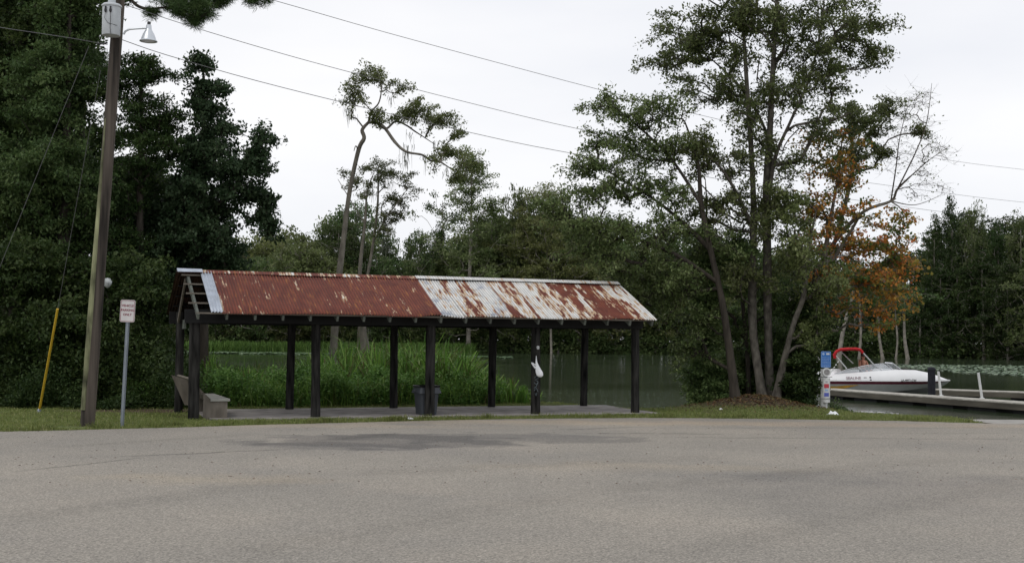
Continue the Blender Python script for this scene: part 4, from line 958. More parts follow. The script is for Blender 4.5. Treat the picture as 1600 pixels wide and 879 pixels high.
# ---- person at the wheel
M['skin'] = simple('skin', (.42, .2, .13), .6, .08, 5); M['cap'] = simple('cap', (.05, .04, .03), .8, .2, 8); M['shorts'] = simple('shorts', (.05, .06, .09), .8, .2, 6)
def person(loc, rz):
    root = empty('person', loc, rz, label='shirtless person in a dark cap seated at the wheel of the speedboat', cat='person')
    # local: facing +x, z up, origin at seat surface under hips
    J = {'pelvis': ((0, 0, .1), .13), 'waist': ((.0, 0, .25), .125), 'chest': ((.02, 0, .43), .165), 'collar': ((.0, 0, .54), .11), 'neck': ((.01, 0, .6), .055), 'head0': ((.025, 0, .66), .07), 'head1': ((.03, 0, .75), .095), 'head2': ((.025, 0, .82), .08)}
    E_ = [('pelvis', 'waist'), ('waist', 'chest'), ('chest', 'collar'), ('collar', 'neck'), ('neck', 'head0'), ('head0', 'head1'), ('head1', 'head2')]
    for s, n_ in ((1, 'l'), (-1, 'r')):
        J.update({'sh'+n_: ((0, s*.19, .55), .068), 'el'+n_: ((.1, s*.27, .29), .047), 'wr'+n_: ((.34, s*.14, .3), .028), 'pa'+n_: ((.4, s*.12, .33), .03),
                  'hip'+n_: ((.06, s*.1, .08), .1), 'kn'+n_: ((.46, s*.13, .1), .065), 'an'+n_: ((.5, s*.13, -.3), .04), 'ft'+n_: ((.66, s*.14, -.36), .035)})
        E_ += [('collar', 'sh'+n_), ('sh'+n_, 'el'+n_), ('el'+n_, 'wr'+n_), ('wr'+n_, 'pa'+n_), ('pelvis', 'hip'+n_), ('hip'+n_, 'kn'+n_), ('kn'+n_, 'an'+n_), ('an'+n_, 'ft'+n_)]
        for k in range(5):
            t = (k-2)*.017; a1 = 'f%s%da' % (n_, k); b1 = 'f%s%db' % (n_, k)
            if k < 4: J[a1] = ((.445, s*.12+t, .36), .009); J[b1] = ((.475, s*.12+t, .325+.004*k), .008)
            else: J[a1] = ((.42, s*.09-s*.01, .345), .011); J[b1] = ((.45, s*.07, .33), .009)
            E_ += [('pa'+n_, a1), (a1, b1)]
    ks = list(J); me = bpy.data.meshes.new('b'); me.from_pydata([J[k][0] for k in ks], [(ks.index(a_), ks.index(b_)) for a_, b_ in E_], [])
    o = bpy.data.objects.new('b', me); COL.objects.link(o); md = o.modifiers.new('s', 'SKIN')
    for i, k in enumerate(ks): me.skin_vertices[0].data[i].radius = (J[k][1], J[k][1]*(.8 if k in ('chest', 'waist', 'pelvis', 'collar') else 1))
    me.skin_vertices[0].data[0].use_root = True; md.use_smooth_shade = True
    o.modifiers.new('u', 'SUBSURF').levels = 1
    for q_ in o.modifiers: 
        if q_.type == 'SUBSURF': q_.render_levels = 1
    dg = bpy.context.evaluated_depsgraph_get(); m2 = bpy.data.meshes.new_from_object(o.evaluated_get(dg)); bpy.data.objects.remove(o)
    m2.materials.clear(); m2.materials.append(M['skin']); m2.name = 'body'; bo = bpy.data.objects.new('body', m2); COL.objects.link(bo); bo.parent = root
    # nose, ears, eyes as small features
    MB().lathe([(0, .02), (.016, 0), (.018, -.02), (0, -.03)], (.128, 0, .745), 8).build('nose', M['skin'], root, smooth=True)
    for s in (1, -1):
        MB().lathe([(0, .03), (.018, .015), (.015, -.02), (0, -.03)], (.03, s*.098, .75), 8).build('ear', M['skin'], root, smooth=True)
        MB().lathe([(0, .01), (.012, 0), (0, -.01)], (.117, s*.035, .775), 8).build('eye', M['dark'], root, smooth=True)
    MB().lathe([(.108, .79), (.11, .82), (.1, .87), (.06, .9), (0, .91)], (.025, 0, 0), 16).add([(.1, -.08, .795), (.19, -.05, .78), (.19, .05, .78), (.1, .08, .795), (.1, 0, .82)], [(0, 1, 2, 3), (0, 4, 1), (1, 4, 2), (2, 4, 3)]).build('cap', M['cap'], root, smooth=True)
    mb = MB(); mb.tube([(-.02, 0, .0), (0, 0, .12), (0, 0, .2)], [.17, .165, .14], 14)
    for s in (1, -1): mb.tube([(.02, s*.1, .08), (.2, s*.115, .09), (.4, s*.125, .1)], [.12, .1, .085], 12)
    mb.build('shorts', M['shorts'], root, smooth=True)
    return root
hp = boat_m @ bx(1348, 557, .1); 
person((hp.x, hp.y, hp.z-.76), boat.rotation_euler.z-1.3)
wq = boat_m @ Vector((bx(1348, 557, .1).x+.5, .0, 0))
st2 = MB(); n = 20
st2.tube([(0, .17*math.cos(2*math.pi*i/n), .17*math.sin(2*math.pi*i/n)) for i in range(n+1)], .014, 6); 
for a_ in (0, 120, 240): st2.tube([(0, 0, 0), (0, .17*math.cos(R(a_)), .17*math.sin(R(a_)))], .012, 6)
o = st2.build('steering_wheel', M['dark'], boat); b5 = bx(1348, 557, .1); o.location = (b5.x+.42, .0, b5.z-.45)

fq = at(168, 441, 31.2); o = MB().lathe([(0, .12), (.07, .1), (.11, .03), (.1, -.05), (.06, -.11), (.02, -.14), (0, -.15)], (0, 0, 0), 14).build('pale_object', simple('pale_mottled', (.4, .42, .42), .6, .4, 14), None, smooth=True)  # unidentified pale round thing; its solid shape and material are made up
o.location = fq; tag(o, 'pale roundish unidentified object in the dark foliage right of the pole', 'float')  # category 'float' is only a guess, the object is unidentified
# ================================================================== vegetation
RG = np.random.RandomState(11)
# ---- grass blades on the verge (uncountable)
def blades(n, sampler, h0, h1, wd, rng, bend=.35, attr=None):
    Pt = sampler(n); n = len(Pt); hh = rng.uniform(h0, h1, n)[:, None] if not callable(h0) else h0(Pt)[:, None]*rng.uniform(.6, 1.15, (n, 1))
    a_ = rng.uniform(0, 2*np.pi, n); w_ = np.stack([np.cos(a_), np.sin(a_), 0*a_], 1)*wd*rng.uniform(.6, 1.3, (n, 1))
    b_ = rng.uniform(0, 2*np.pi, n); L_ = np.stack([np.cos(b_), np.sin(b_), 0*b_], 1)*rng.uniform(0, bend, (n, 1))*hh
    up_ = np.array([[0, 0, 1.]])
    m1 = Pt+up_*hh*.55+L_*.25; m2 = Pt+up_*hh*(.9-.1*np.linalg.norm(L_, axis=1, keepdims=True)/hh)+L_*.7; t_ = Pt+up_*hh*(1-.3*np.linalg.norm(L_, axis=1, keepdims=True)/hh)+L_*1.25
    V = np.stack([Pt-w_, Pt+w_, m1+w_*.85, m1-w_*.85, m2+w_*.6, m2-w_*.6, t_+w_*.1, t_-w_*.1], 1).reshape(-1, 3)
    i = (np.arange(n)*8)[:, None]; Fq = np.concatenate([i+np.array([[0, 1, 2, 3]]), i+np.array([[3, 2, 4, 5]]), i+np.array([[5, 4, 6, 7]])], 1).reshape(-1, 4)
    at_ = np.repeat(rng.beta(1.6, 2.4, n), 3)
    return V, Fq, at_
def verge(n):
    X = RG.uniform(-13, 12, n); Y = edgeY(X)-.04+RG.uniform(0, 1, n)**1.3*np.where(X < -7, 7.5, 8)
    # shelter local coordinates to keep off the floor
    u = (X-OX)*math.cos(TH)+(Y-OY)*math.sin(TH); v = -(X-OX)*math.sin(TH)+(Y-OY)*math.cos(TH)
    keep = ~((u > .3) & (u < 11.3) & (v > -.3) & (v < DD+.4))
    keep &= (height(X, Y) > -.15) & (X < 11.1)
    md = ((X-MX)/2.3)**2+((Y-MY-.3)/1.5)**2; keep &= (md > 1) | (RG.uniform(0, 1, n) < .12)
    bare = ((X+9)/2.0)**2+((Y-29.8)/1.0)**2; keep &= (bare > 1) | (RG.uniform(0, 1, n) < .2)
    b2 = ((X+8.9)/.6)**2+((Y-24.2)/.25)**2; keep &= b2 > 1
    keep &= (wob(X, Y, 1.6) > -.3) | (RG.uniform(0, 1, n) < .4)
    X, Y = X[keep], Y[keep]; return np.stack([X, Y, height(X, Y)-.01], 1)
V, Fq, A = blades(110000, verge, .025, .075, .006, RG, .9)
tag(np_mesh('verge_grass', V, Fq, M['leaf_grass'], attr=A), 'short mown grass between the parking lot and the water', 'grass', kind='stuff')
cx_ = RG.uniform(-12, 11, 110); 
def weeds(n):
    i = RG.randint(0, 110, n); X = cx_[i]+RG.normal(0, .07, n); Y = edgeY(X)+.02+(i % 7)*.05+RG.normal(0, .05, n); return np.stack([X, Y, np.full(n, .0)], 1)
V, Fq, A = blades(3600, weeds, .05, .17, .006, RG, 1.1)
tag(np_mesh('edge_weeds', V, Fq, M['leaf_grass'], attr=A), 'ragged weed tufts creeping over the edge of the asphalt', 'weeds', kind='stuff')
# ---- reeds
def reedh(Pt):
    px = 800+Pt[:, 0]/Pt[:, 1]*F
    top = np.interp(px, [250, 330, 360, 470, 500, 560, 620, 660, 720, 745, 790, 835], [556, 566, 578, 576, 552, 541, 548, 544, 552, 580, 594, 614])
    hz = 530+.01*(px-800); zt = 1.85-(top-hz)/F*Pt[:, 1]
    zt = zt+.22*wob(Pt[:, 0]*1.0, Pt[:, 1], 3.1)+.12*np.sin(Pt[:, 0]*5.1+Pt[:, 1]*2)
    return np.clip(zt-Pt[:, 2], .3, 3.2)
def reeds(n):
    Y = RG.uniform(34.5, 48, n); px = RG.uniform(240, 840, n); X = (px-800)/F*Y
    cl = wob(X, Y, 2.2)+RG.normal(0, .08, n); k = cl > -.06
    k &= (px < 770) | (Y < 38.5)
    k &= ~((((px > 508) & (px < 534)) | ((px > 555) & (px < 578))) & (Y < 43) & (RG.uniform(0, 1, n) < .9))
    k &= ~((px < 500) & (Y > 43.5) & (RG.uniform(0, 1, n) < .6))
    X, Y = X[k], Y[k]; h_ = height(X, Y); return np.stack([X, Y, np.maximum(h_, -.65)], 1)
V, Fq, A = blades(25000, reeds, reedh, 0, .026, RG, .8)
V2, F2, A2 = blades(1500, reeds, lambda q: reedh(q)*1.2, 0, .017, RG, .5); F2 = F2+len(V); V = np.concatenate([V, V2]); Fq = np.concatenate([Fq, F2]); A = np.concatenate([A, A2])
tag(np_mesh('reeds', V, Fq, M['leaf_reed'], attr=A), 'tall bright green reeds growing in the shallows behind the shelter', 'reeds', kind='stuff')
# low leafy bank growth just behind the floor
n = 420; uu = RG.uniform(-1.0, 8.9, n); vv = DD+1.55+RG.uniform(0, 1.5, n)+np.maximum(0, 1.4-uu)*.3
C = np.stack([OX+uu*math.cos(TH)-vv*math.sin(TH), OY+uu*math.sin(TH)+vv*math.cos(TH), 0*uu], 1)
C[:, 2] = np.maximum(height(C[:, 0], C[:, 1]), -.4)+RG.uniform(.02, .62, n)*np.interp(uu, [0, 4, 7, 8, 8.9], [1, 1, 1.1, .9, .5])*(1+.45*np.sin(uu*2.7+vv*2))
V, Fq, A = leaves(C, RG.uniform(.22, .42, n), 130, .09, .6, RG, flat=.8, upb=.6)
tag(np_mesh('bank_shrubs', V, Fq, M['leaf_bright'], attr=A), 'low leafy undergrowth along the bank behind the shelter floor', 'undergrowth', kind='stuff')
V, Fq, A = blades(5000, lambda n: (lambda k: np.stack([C[k, 0]+RG.normal(0, .2, n), C[k, 1]+RG.normal(0, .2, n), np.full(n, -.1)], 1))(RG.randint(0, len(C), n)), .4, 1.0, .008, RG, .9)
tag(np_mesh('bank_grass', V, Fq, M['leaf_reed'], attr=A), 'long arching grass mixed into the bank undergrowth', 'grass', kind='stuff')
# ---- lily pads
def pads(name, n, pxr, Yr, label, size, keepf=None):
    px = RG.uniform(*pxr, n); Y = RG.uniform(*Yr, n); X = (px-800)/F*Y
    k = wob(X*.25, Y*.25, 1.5) > -.35
    if keepf: k &= keepf(px, Y)
    X, Y = X[k], Y[k]; m_ = len(X); s = RG.uniform(.5, 1.2, m_)*size; V = []
    t = np.arange(6)*np.pi/3; tilt = RG.normal(0, .12, (m_, 2)); z0 = WZ+.02+RG.uniform(0, .05, m_)
    vx = X[:, None]+s[:, None]*np.cos(t); vy = Y[:, None]+s[:, None]*np.sin(t); vz = z0[:, None]+s[:, None]*(np.cos(t)*tilt[:, :1]+np.sin(t)*tilt[:, 1:])
    V = np.stack([vx, vy, vz], -1).reshape(-1, 3)
    tag(np_mesh(name, V, np.arange(m_*6).reshape(-1, 6), M['lily'], attr=RG.beta(1.2, 2.6, m_)), label, 'lily pads', kind='stuff')
pads('lily_pads', 4200, (1395, 1660), (86, 132), 'pale green floating lily pads beyond the docks', .16, lambda px, Y: (Y > np.interp(px, [1385, 1500, 1660], [118, 98, 84])))
pads('lily_pads', 5000, (280, 560), (165, 180), 'thin line of floating pads on the far left water', .3)
pads('lily_pads', 2500, (670, 800), (150, 160), 'thin line of floating pads seen between the shelter posts', .3)
pads('duckweed', 500, (840, 1100), (40, 56), 'scattered pale floating specks on the near water', .025)
# ---- helper specs
pscale = .34
def LS(per, size, aspect=.5, **k): d = dict(per=int(per*pscale)+1, size=size, aspect=aspect); d.update(k); return d
rng = np.random.RandomState(21)
def pxpoly(pts, Y, dys=None): return [P(px, py, Y+(dys[i] if dys else 0)) for i, (px, py) in enumerate(pts)]
# ---- crooked tree over the reeds
Y = 42.0
tr = [([gbase(519, Y, -.3)]+pxpoly([(519, 590), (523, 520), (529, 440), (537, 370), (546, 300), (560, 235), (569, 216), (566, 203), (576, 191)], Y, [0, 0, .1, .3, .4, .3, .2, .2, .2]), [.17, .15, .13, .105, .092, .083, .075, .068, .062, .058]),
      (pxpoly([(576, 191), (589, 192), (601, 200), (618, 223), (635, 237), (660, 242), (673, 251), (686, 252), (702, 262), (722, 275)], Y, [.2, .1, 0, -.2, -.3, -.3, -.2, 0, .2, .5]), [.065, .06, .055, .05, .046, .04, .034, .03, .022, .012]),
      (pxpoly([(589, 192), (603, 201), (618, 190), (635, 196), (648, 205), (662, 214), (680, 226)], Y, [.2, .5, .9, 1.2, 1.3, 1.4, 1.5]), [.05, .045, .035, .03, .026, .02, .012]),
      (pxpoly([(576, 191), (580, 175), (592, 160), (596, 135), (590, 115)], Y, [.2, .1, -.2, -.3, -.4]), [.04, .035, .026, .018, .01]),
      (pxpoly([(560, 235), (556, 228), (553, 236)], Y, [.3, .1, 0]), [.025, .018, .01])]
C, Rc = clumps([(572, 135, 26, 22, Y, .9, 15), (552, 150, 14, 22, Y, .5, 6), (592, 118, 14, 16, Y, .5, 6), (622, 140, 10, 22, Y+.3, .5, 4), (590, 182, 22, 8, Y, .5, 7), (655, 165, 30, 16, Y+.9, .8, 13), (690, 188, 28, 15, Y+1.1, .8, 15),
                 (640, 182, 26, 14, Y+1, .8, 9), (715, 208, 16, 10, Y+1, .5, 4), (700, 235, 26, 14, Y+.6, .8, 9), (725, 258, 22, 16, Y+.5, .7, 8), (676, 250, 8, 8, Y, .3, 2), (722, 275, 14, 8, Y+.4, .4, 4)], rng, (.2, .38), .62)
mo = [(*P(px, py, Y+dy), ln) for px, py, dy, ln in ((543, 168, 0, .6), (547, 175, 0, .5), (556, 150, 0, .6), (632, 240, -.3, .6), (637, 226, .3, .9), (634, 250, -.3, .5), (663, 243, -.3, .8), (680, 222, 1, .5), (700, 264, .2, .4), (612, 150, .3, .4), (641, 208, 1, .5))]
tree('crooked_tree', 'crooked bare trunked tree whose top limb bends right above the shelter roof', 'tree', tr, C, Rc, LS(120, .1, .45, flat=.85), M['bark_grey'], M['leaf_olive'], 31, twigs=5, moss=mo, rtip=.005, ringn=12)
# ---- slim moss-hung tree beside it
Y = 44.0
tr = [([gbase(563, Y, -.3)]+pxpoly([(566, 585), (568, 545), (566, 510), (573, 440), (583, 380), (590, 320), (591, 262)], Y, [0, 0, 0, .1, .2, .3, .4]), [.14, .13, .21, .15, .06, .05, .04, .02]),
      (pxpoly([(568, 510), (562, 430), (570, 350), (574, 300), (585, 268)], Y, [0, .3, .6, .7, .6]), [.09, .07, .05, .03, .012]),
      (pxpoly([(583, 380), (600, 345), (620, 318), (640, 290)], Y, [.2, -.2, -.5, -.6]), [.03, .024, .016, .008]),
      (pxpoly([(570, 350), (555, 325), (540, 300), (528, 280)], Y, [.6, .9, 1.2, 1.4]), [.03, .02, .014, .008])]
C, Rc = clumps([(588, 258, 22, 18, Y+.4, .8, 9), (604, 275, 18, 10, Y, .6, 6), (545, 278, 26, 14, Y+1, .8, 7), (618, 312, 20, 12, Y, .7, 8), (612, 338, 20, 12, Y, .7, 7), (575, 300, 14, 20, Y+.5, .6, 5), (632, 285, 16, 20, Y-.5, .6, 5), (600, 360, 16, 16, Y, .6, 5)], rng, (.22, .4), .75)
mo = [(*P(px, py, Y+RG.uniform(-.4, .4)), RG.uniform(.5, 1.1)) for px, py in ((608, 262), (612, 285), (600, 350), (606, 360), (598, 372), (604, 385), (560, 330), (536, 330), (583, 300), (575, 410), (612, 355), (567, 505), (571, 515))]
tree('slender_tree', 'slender moss hung tree with forked thin trunks right of the crooked tree', 'tree', tr, C, Rc, LS(110, .09, .45), M['bark_grey'], M['leaf_oak'], 32, twigs=6, moss=mo, rtip=.005)
# ---- left forest
def forest_tree(name, label, px, Y, lean, top, blobs, lspec, leafm, seed, r0_=.22, bark='bark_dark', twigs=2, rc=(.35, .6), extra=None, group=None, moss=None, mult=1.25):
    g_ = gbase(px, Y); pts = [g_]+pxpoly([(px+lean*.25, 640-(640-top)*.3), (px+lean*.6, 640-(640-top)*.6), (px+lean, top+20)], Y, [0, .1, .2])
    tr_ = [(pts, [r0_, r0_*.8, r0_*.5, r0_*.12])]+(extra or [])
    C_, R_ = clumps(blobs, np.random.RandomState(seed), rc, mult); R_ = R_*1.1; lspec = dict(lspec, per=int(lspec['per']*.62))
    return tree(name, label, 'tree', tr_, C_, R_, lspec, M[bark], M[leafm], seed+1, twigs=twigs, group=group, moss=moss)
GF = 'dense dark trees at the left edge'
forest_tree('dense_tree', 'dark dense tree filling the top left corner', 10, 37, 10, -150, [(20, 60, 120, 110, 37, 2.2, 80), (-10, 230, 110, 110, 36.5, 2.2, 80), (100, -60, 110, 90, 37, 2, 50), (40, 370, 90, 70, 36, 1.8, 50), (40, 425, 120, 42, 32.4, 1.3, 34), (70, 500, 110, 26, 31.6, .8, 12), (215, 440, 66, 40, 32.8, 1.0, 22)], LS(430, .13, .5), 'leaf_dark', 41, group=GF)
forest_tree('dense_tree', 'dark dense tree directly behind the two guy wires', 95, 34.5, 15, -60, [(95, 140, 60, 110, 35, 1.6, 60), (80, 300, 85, 90, 34.5, 1.8, 75), (60, 430, 90, 60, 34.5, 1.6, 50), (120, 10, 40, 60, 35, 1.2, 22)], LS(430, .12, .5), 'leaf_mid', 43, group=GF)
forest_tree('dense_tree', 'ragged feathery tree just right of the utility pole', 216, 35.5, 5, 60, [(200, 120, 35, 45, 35.5, 1.2, 20), (235, 110, 28, 22, 35.3, .9, 12), (225, 190, 35, 40, 35.5, 1.3, 24), (262, 180, 22, 14, 35.5, .7, 7), (245, 222, 30, 20, 35.4, .9, 12), (205, 290, 45, 50, 35.5, 1.5, 34), (190, 390, 60, 50, 35.5, 1.5, 38)], LS(330, .11, .4), 'leaf_dark', 45, r0_=.2, rc=(.26, .44), twigs=4, group=GF, mult=.9)
Y = 36.5
ex_ = [(pxpoly([(325, 330), (360, 300), (385, 262), (402, 225), (418, 202)], Y, [0, -.3, -.5, -.5, -.5]), [.06, .045, .035, .02, .01]),
       (pxpoly([(325, 360), (360, 305), (392, 300), (412, 318), (424, 350)], Y, [.1, .3, .4, .3, .2]), [.06, .045, .035, .025, .012])]
forest_tree('vine_covered_tree', 'pointed vine covered tree rising above the left end of the shelter roof', 318, Y, 0, 85, [(313, 98, 14, 14, Y, .35, 6), (312, 135, 16, 14, Y, .4, 7), (345, 142, 14, 10, Y, .4, 4), (318, 175, 30, 20, Y, .7, 15), (345, 200, 22, 18, Y, .7, 9), (318, 235, 48, 28, Y, 1.1, 34),
   (325, 300, 62, 48, Y, 1.5, 70), (372, 268, 26, 16, Y-.4, .7, 12), (395, 245, 14, 20, Y-.5, .5, 8), (414, 210, 12, 10, Y-.5, .3, 5), (404, 238, 6, 16, Y-.5, .3, 4), (395, 302, 18, 10, Y+.4, .5, 8), (412, 325, 12, 18, Y+.3, .4, 9), (420, 350, 8, 14, Y+.2, .3, 5), (404, 275, 2, 14, Y-.5, .1, 3),
   (315, 375, 75, 45, Y, 1.6, 75), (265, 330, 40, 60, Y+.5, 1.3, 45), (250, 420, 60, 50, Y, 1.5, 55), (345, 405, 40, 26, Y, 1.2, 25)], LS(230, .12, .6, flat=.9, hang=.5), 'leaf_vine', 47, r0_=.2, extra=ex_, rc=(.22, .38), twigs=3, group=GF, mult=.85)
forest_tree('dense_tree', 'dark tree standing back behind the parking sign', 175, 42, 0, 150, [(170, 300, 110, 110, 42, 2, 80), (270, 440, 90, 70, 41, 2, 60), (120, 470, 120, 60, 41, 2, 70), (250, 330, 60, 60, 43, 2, 35)], LS(330, .15, .55), 'leaf_dark', 49, group=GF)
forest_tree('dense_tree', 'dark tree standing back behind the first guy wire', 40, 44, 0, 60, [(60, 250, 150, 130, 44, 2.4, 100), (0, 460, 130, 80, 43, 2, 70), (30, 60, 130, 90, 45, 2.4, 60)], LS(330, .16, .55), 'leaf_dark', 51, group=GF)
# forest floor shrubs, stuff
n = 700; px = RG.uniform(-60, 300, n); Yv = RG.uniform(31.0, 36, n); X = (px-800)/F*Yv
C = np.stack([X, Yv, height(X, Yv)+RG.uniform(.05, 1.9, n)*np.interp(px, [-60, 150, 240, 300], [1, 1, .9, .6])*(1+.6*wob(X, Yv, 1.7)+.3*np.sin(X*3))], 1)
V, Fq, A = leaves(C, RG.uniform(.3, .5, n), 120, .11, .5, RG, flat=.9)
tag(np_mesh('forest_undergrowth', V, Fq, M['leaf_dark'], attr=A), 'dark tangled undergrowth beneath the trees at the left', 'undergrowth', kind='stuff')  # dark leaf colour stands in for the shade under the trees
n = 500; px = RG.uniform(-60, 330, n); Yv = RG.uniform(29.8, 32.0, n)+np.interp(px, [-60, 150, 330], [0, .3, .8]); X = (px-800)/F*Yv
k = wob(X, Yv, 2.5) > -.02; X, Yv = X[k], Yv[k]; n = len(X)
C = np.stack([X, Yv, height(X, Yv)+RG.uniform(.02, .5, n)*(1+.9*np.sin(X*2.1+1))], 1)
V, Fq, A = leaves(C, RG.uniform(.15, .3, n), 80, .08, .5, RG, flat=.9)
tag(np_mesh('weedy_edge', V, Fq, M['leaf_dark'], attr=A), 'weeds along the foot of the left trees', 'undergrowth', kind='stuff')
# ---- pine with boughs over the pole
Y = 37.5
tr = [([gbase(112, Y)]+pxpoly([(116, 500), (122, 300), (128, 100), (132, -80), (134, -260)], Y, [0, .1, .1, .1, .1]), [.2, .18, .16, .13, .11, .05]),
      (pxpoly([(132, -60), (170, -35), (200, -5), (216, 10), (235, 14), (262, 12), (290, 18), (310, 30)], Y, [.1, -.4, -.8, -1, -1.1, -1.2, -1.3, -1.3]), [.07, .06, .05, .045, .04, .032, .022, .012]),
      (pxpoly([(132, -120), (200, -90), (280, -45), (340, -15), (400, 0)], Y, [.1, -.3, -.6, -.8, -.9]), [.07, .055, .045, .03, .012])]
C, Rc = clumps([(300, 10, 42, 24, Y-1.3, .9, 42), (268, 2, 26, 12, Y-1.2, .7, 10), (305, 32, 12, 8, Y-1.3, .4, 6), (330, -5, 40, 14, Y-1, .7, 16), (400, -2, 22, 8, Y-.9, .5, 9), (390, -30, 60, 20, Y-.8, .8, 20), (235, 20, 12, 8, Y-1.1, .3, 4), (140, 40, 28, 30, Y, .9, 16), (150, 95, 20, 14, Y, .8, 7),
                (120, -100, 120, 60, Y, 2, 50), (60, -30, 60, 40, Y, 1.5, 20)], rng, (.16, .24), 1.9, 1)
tree('pine_tree', 'pine with long needled boughs reaching over the top of the pole', 'tree', tr, C, Rc, LS(400, .2, .06, flat=.9, radial=.75, upb=0, clumpvar=.3), M['bark_dark'], M['leaf_pine'], 53, twigs=4, rtip=.007)
# ---- island trees at the landing
Y = 34.0
GI = 'trees growing together on the mound by the landing'
def mbase(px, Yq): return gbase(px, Yq, -.12)
tr = [([mbase(1205, Y)]+pxpoly([(1203, 600), (1200, 500), (1199, 400), (1198, 300), (1203, 200), (1208, 100), (1214, 0), (1218, -120)], Y, [0]*8), [.15, .13, .12, .12, .11, .09, .075, .055, .02]),
      (pxpoly([(1199, 330), (1210, 250), (1235, 190), (1262, 130), (1280, 60), (1290, -20)], Y, [0, -.2, -.4, -.5, -.5, -.4]), [.06, .055, .045, .035, .025, .012]),
      (pxpoly([(1201, 215), (1185, 180), (1160, 140), (1120, 100), (1080, 70)], Y, [0, .3, .6, .8, .9]), [.05, .045, .035, .022, .01])]
C, Rc = clumps([(1200, -60, 130, 60, Y, 1.8, 60), (1065, 50, 50, 40, Y+.6, 1.2, 24), (1040, 95, 48, 24, Y+.7, 1, 16), (1120, 60, 50, 55, Y+.4, 1.4, 32), (1110, 135, 60, 30, Y+.3, 1.3, 24), (1180, 50, 50, 70, Y, 1.5, 36), (1250, 40, 70, 50, Y-.3, 1.5, 44),
                (1320, 30, 45, 45, Y-.3, 1.2, 28), (1290, 110, 60, 40, Y-.4, 1.3, 34), (1355, 80, 30, 26, Y-.3, .8, 12), (1372, 40, 16, 50, Y-.2, .7, 8), (1230, 150, 50, 45, Y-.2, 1.3, 28), (1170, 170, 50, 40, Y, 1.3, 22), (1210, 250, 60, 45, Y, 1.4, 22), (1345, 190, 50, 14, Y-.3, .8, 9), (1280, 190, 40, 30, Y-.2, 1, 12), (1225, 330, 45, 50, Y+.3, 1.2, 20)], rng, (.22, .42), .7)
tree('water_oak', 'tallest tree on the mound, straight dark trunk and crown reaching past the top', 'tree', tr, C, Rc, LS(108, .1, .5, flat=.9), M['bark_mid'], M['leaf_oak'], 61, twigs=4, group=GI)
Y = 33.6
tr = [([mbase(1192, Y)]+pxpoly([(1186, 590), (1176, 510), (1176, 420), (1178, 330), (1173, 220), (1166, 120), (1160, 20), (1155, -60)], Y, [0, .1, .1, .1, .2, .2, .3, .3]), [.14, .12, .11, .105, .09, .075, .055, .04, .015]),
      (pxpoly([(1178, 360), (1150, 300), (1120, 255), (1080, 225)], Y, [.1, -.3, -.5, -.6]), [.05, .042, .03, .012])]
C, Rc = clumps([(1140, 20, 60, 60, Y+.3, 1.2, 30), (1130, 240, 60, 40, Y, 1.3, 28), (1085, 225, 40, 30, Y-.5, 1, 14), (1160, 330, 60, 50, Y, 1.4, 34), (1175, 430, 50, 40, Y-.2, 1, 18), (1110, 330, 50, 30, Y, 1.2, 20)], rng, (.22, .42), .62)
tree('water_oak', 'tree with pale banded trunk close against the tallest trunk, on its left', 'tree', tr, C, Rc, LS(108, .1, .5, flat=.9), M['bark_mid'], M['leaf_oak'], 63, twigs=4, group=GI)
Y = 33.0
tr = [([mbase(1150, Y)]+pxpoly([(1146, 595), (1136, 520), (1126, 460), (1110, 390), (1096, 320), (1090, 250), (1070, 190)], Y, [0, 0, 0, 0, 0, .1, .2]), [.13, .11, .1, .095, .08, .06, .045, .02]),
      (pxpoly([(1110, 390), (1070, 350), (1020, 310), (970, 280), (930, 255)], Y, [0, .2, .4, .5, .6]), [.07, .055, .04, .025, .012]),
      (pxpoly([(1120, 440), (1060, 400), (1000, 375), (940, 352), (890, 335)], Y, [0, -.3, -.5, -.6, -.7]), [.07, .055, .04, .025, .012]),
      (pxpoly([(1096, 320), (1050, 250), (1000, 200), (950, 160)], Y, [0, .3, .5, .6]), [.055, .04, .025, .01]),
      (pxpoly([(1122, 450), (1080, 455), (1040, 452), (1000, 440)], Y, [0, .5, .8, 1]), [.05, .04, .03, .015])]
C, Rc = clumps([(950, 165, 34, 18, Y+.6, .9, 12), (990, 185, 40, 22, Y+.5, 1, 18), (1030, 175, 40, 24, Y+.4, 1, 15), (940, 215, 30, 20, Y+.5, .9, 10), (990, 235, 50, 26, Y+.4, 1.2, 24), (1050, 235, 40, 24, Y+.3, 1, 16), (925, 262, 42, 20, Y+.5, 1, 16), (900, 300, 40, 18, Y, 1, 14), (970, 290, 50, 26, Y+.2, 1.2, 24),
                (1040, 300, 50, 26, Y, 1.2, 22), (860, 325, 36, 16, Y-.5, .9, 12), (900, 350, 50, 22, Y-.4, 1.2, 20), (960, 355, 55, 26, Y-.2, 1.3, 28), (1030, 365, 60, 30, Y, 1.3, 32), (930, 400, 60, 26, Y-.2, 1.3, 28), (1000, 420, 60, 30, Y+.2, 1.3, 34), (1070, 430, 50, 34, Y, 1.3, 26), (1110, 380, 40, 30, Y, 1.1, 14), (1050, 470, 50, 22, Y+.6, 1.1, 18), (1090, 500, 30, 30, Y+.6, .9, 16), (980, 460, 50, 20, Y+.6, 1, 12), (1075, 545, 22, 30, Y+.8, .7, 10)], rng, (.22, .4), .7)
tree('spreading_oak', 'left leaning tree on the mound with branches spreading far left over the water', 'tree', tr, C, Rc, LS(108, .095, .5, flat=.9), M['bark_dark'], M['leaf_oak'], 65, twigs=4, group=GI)
Y = 33.4
tr = [([mbase(1212, Y)]+pxpoly([(1218, 595), (1228, 550), (1240, 505), (1256, 460), (1262, 400), (1275, 330)], Y, [0, 0, 0, 0, .1, .2]), [.11, .095, .085, .08, .065, .05, .02])]
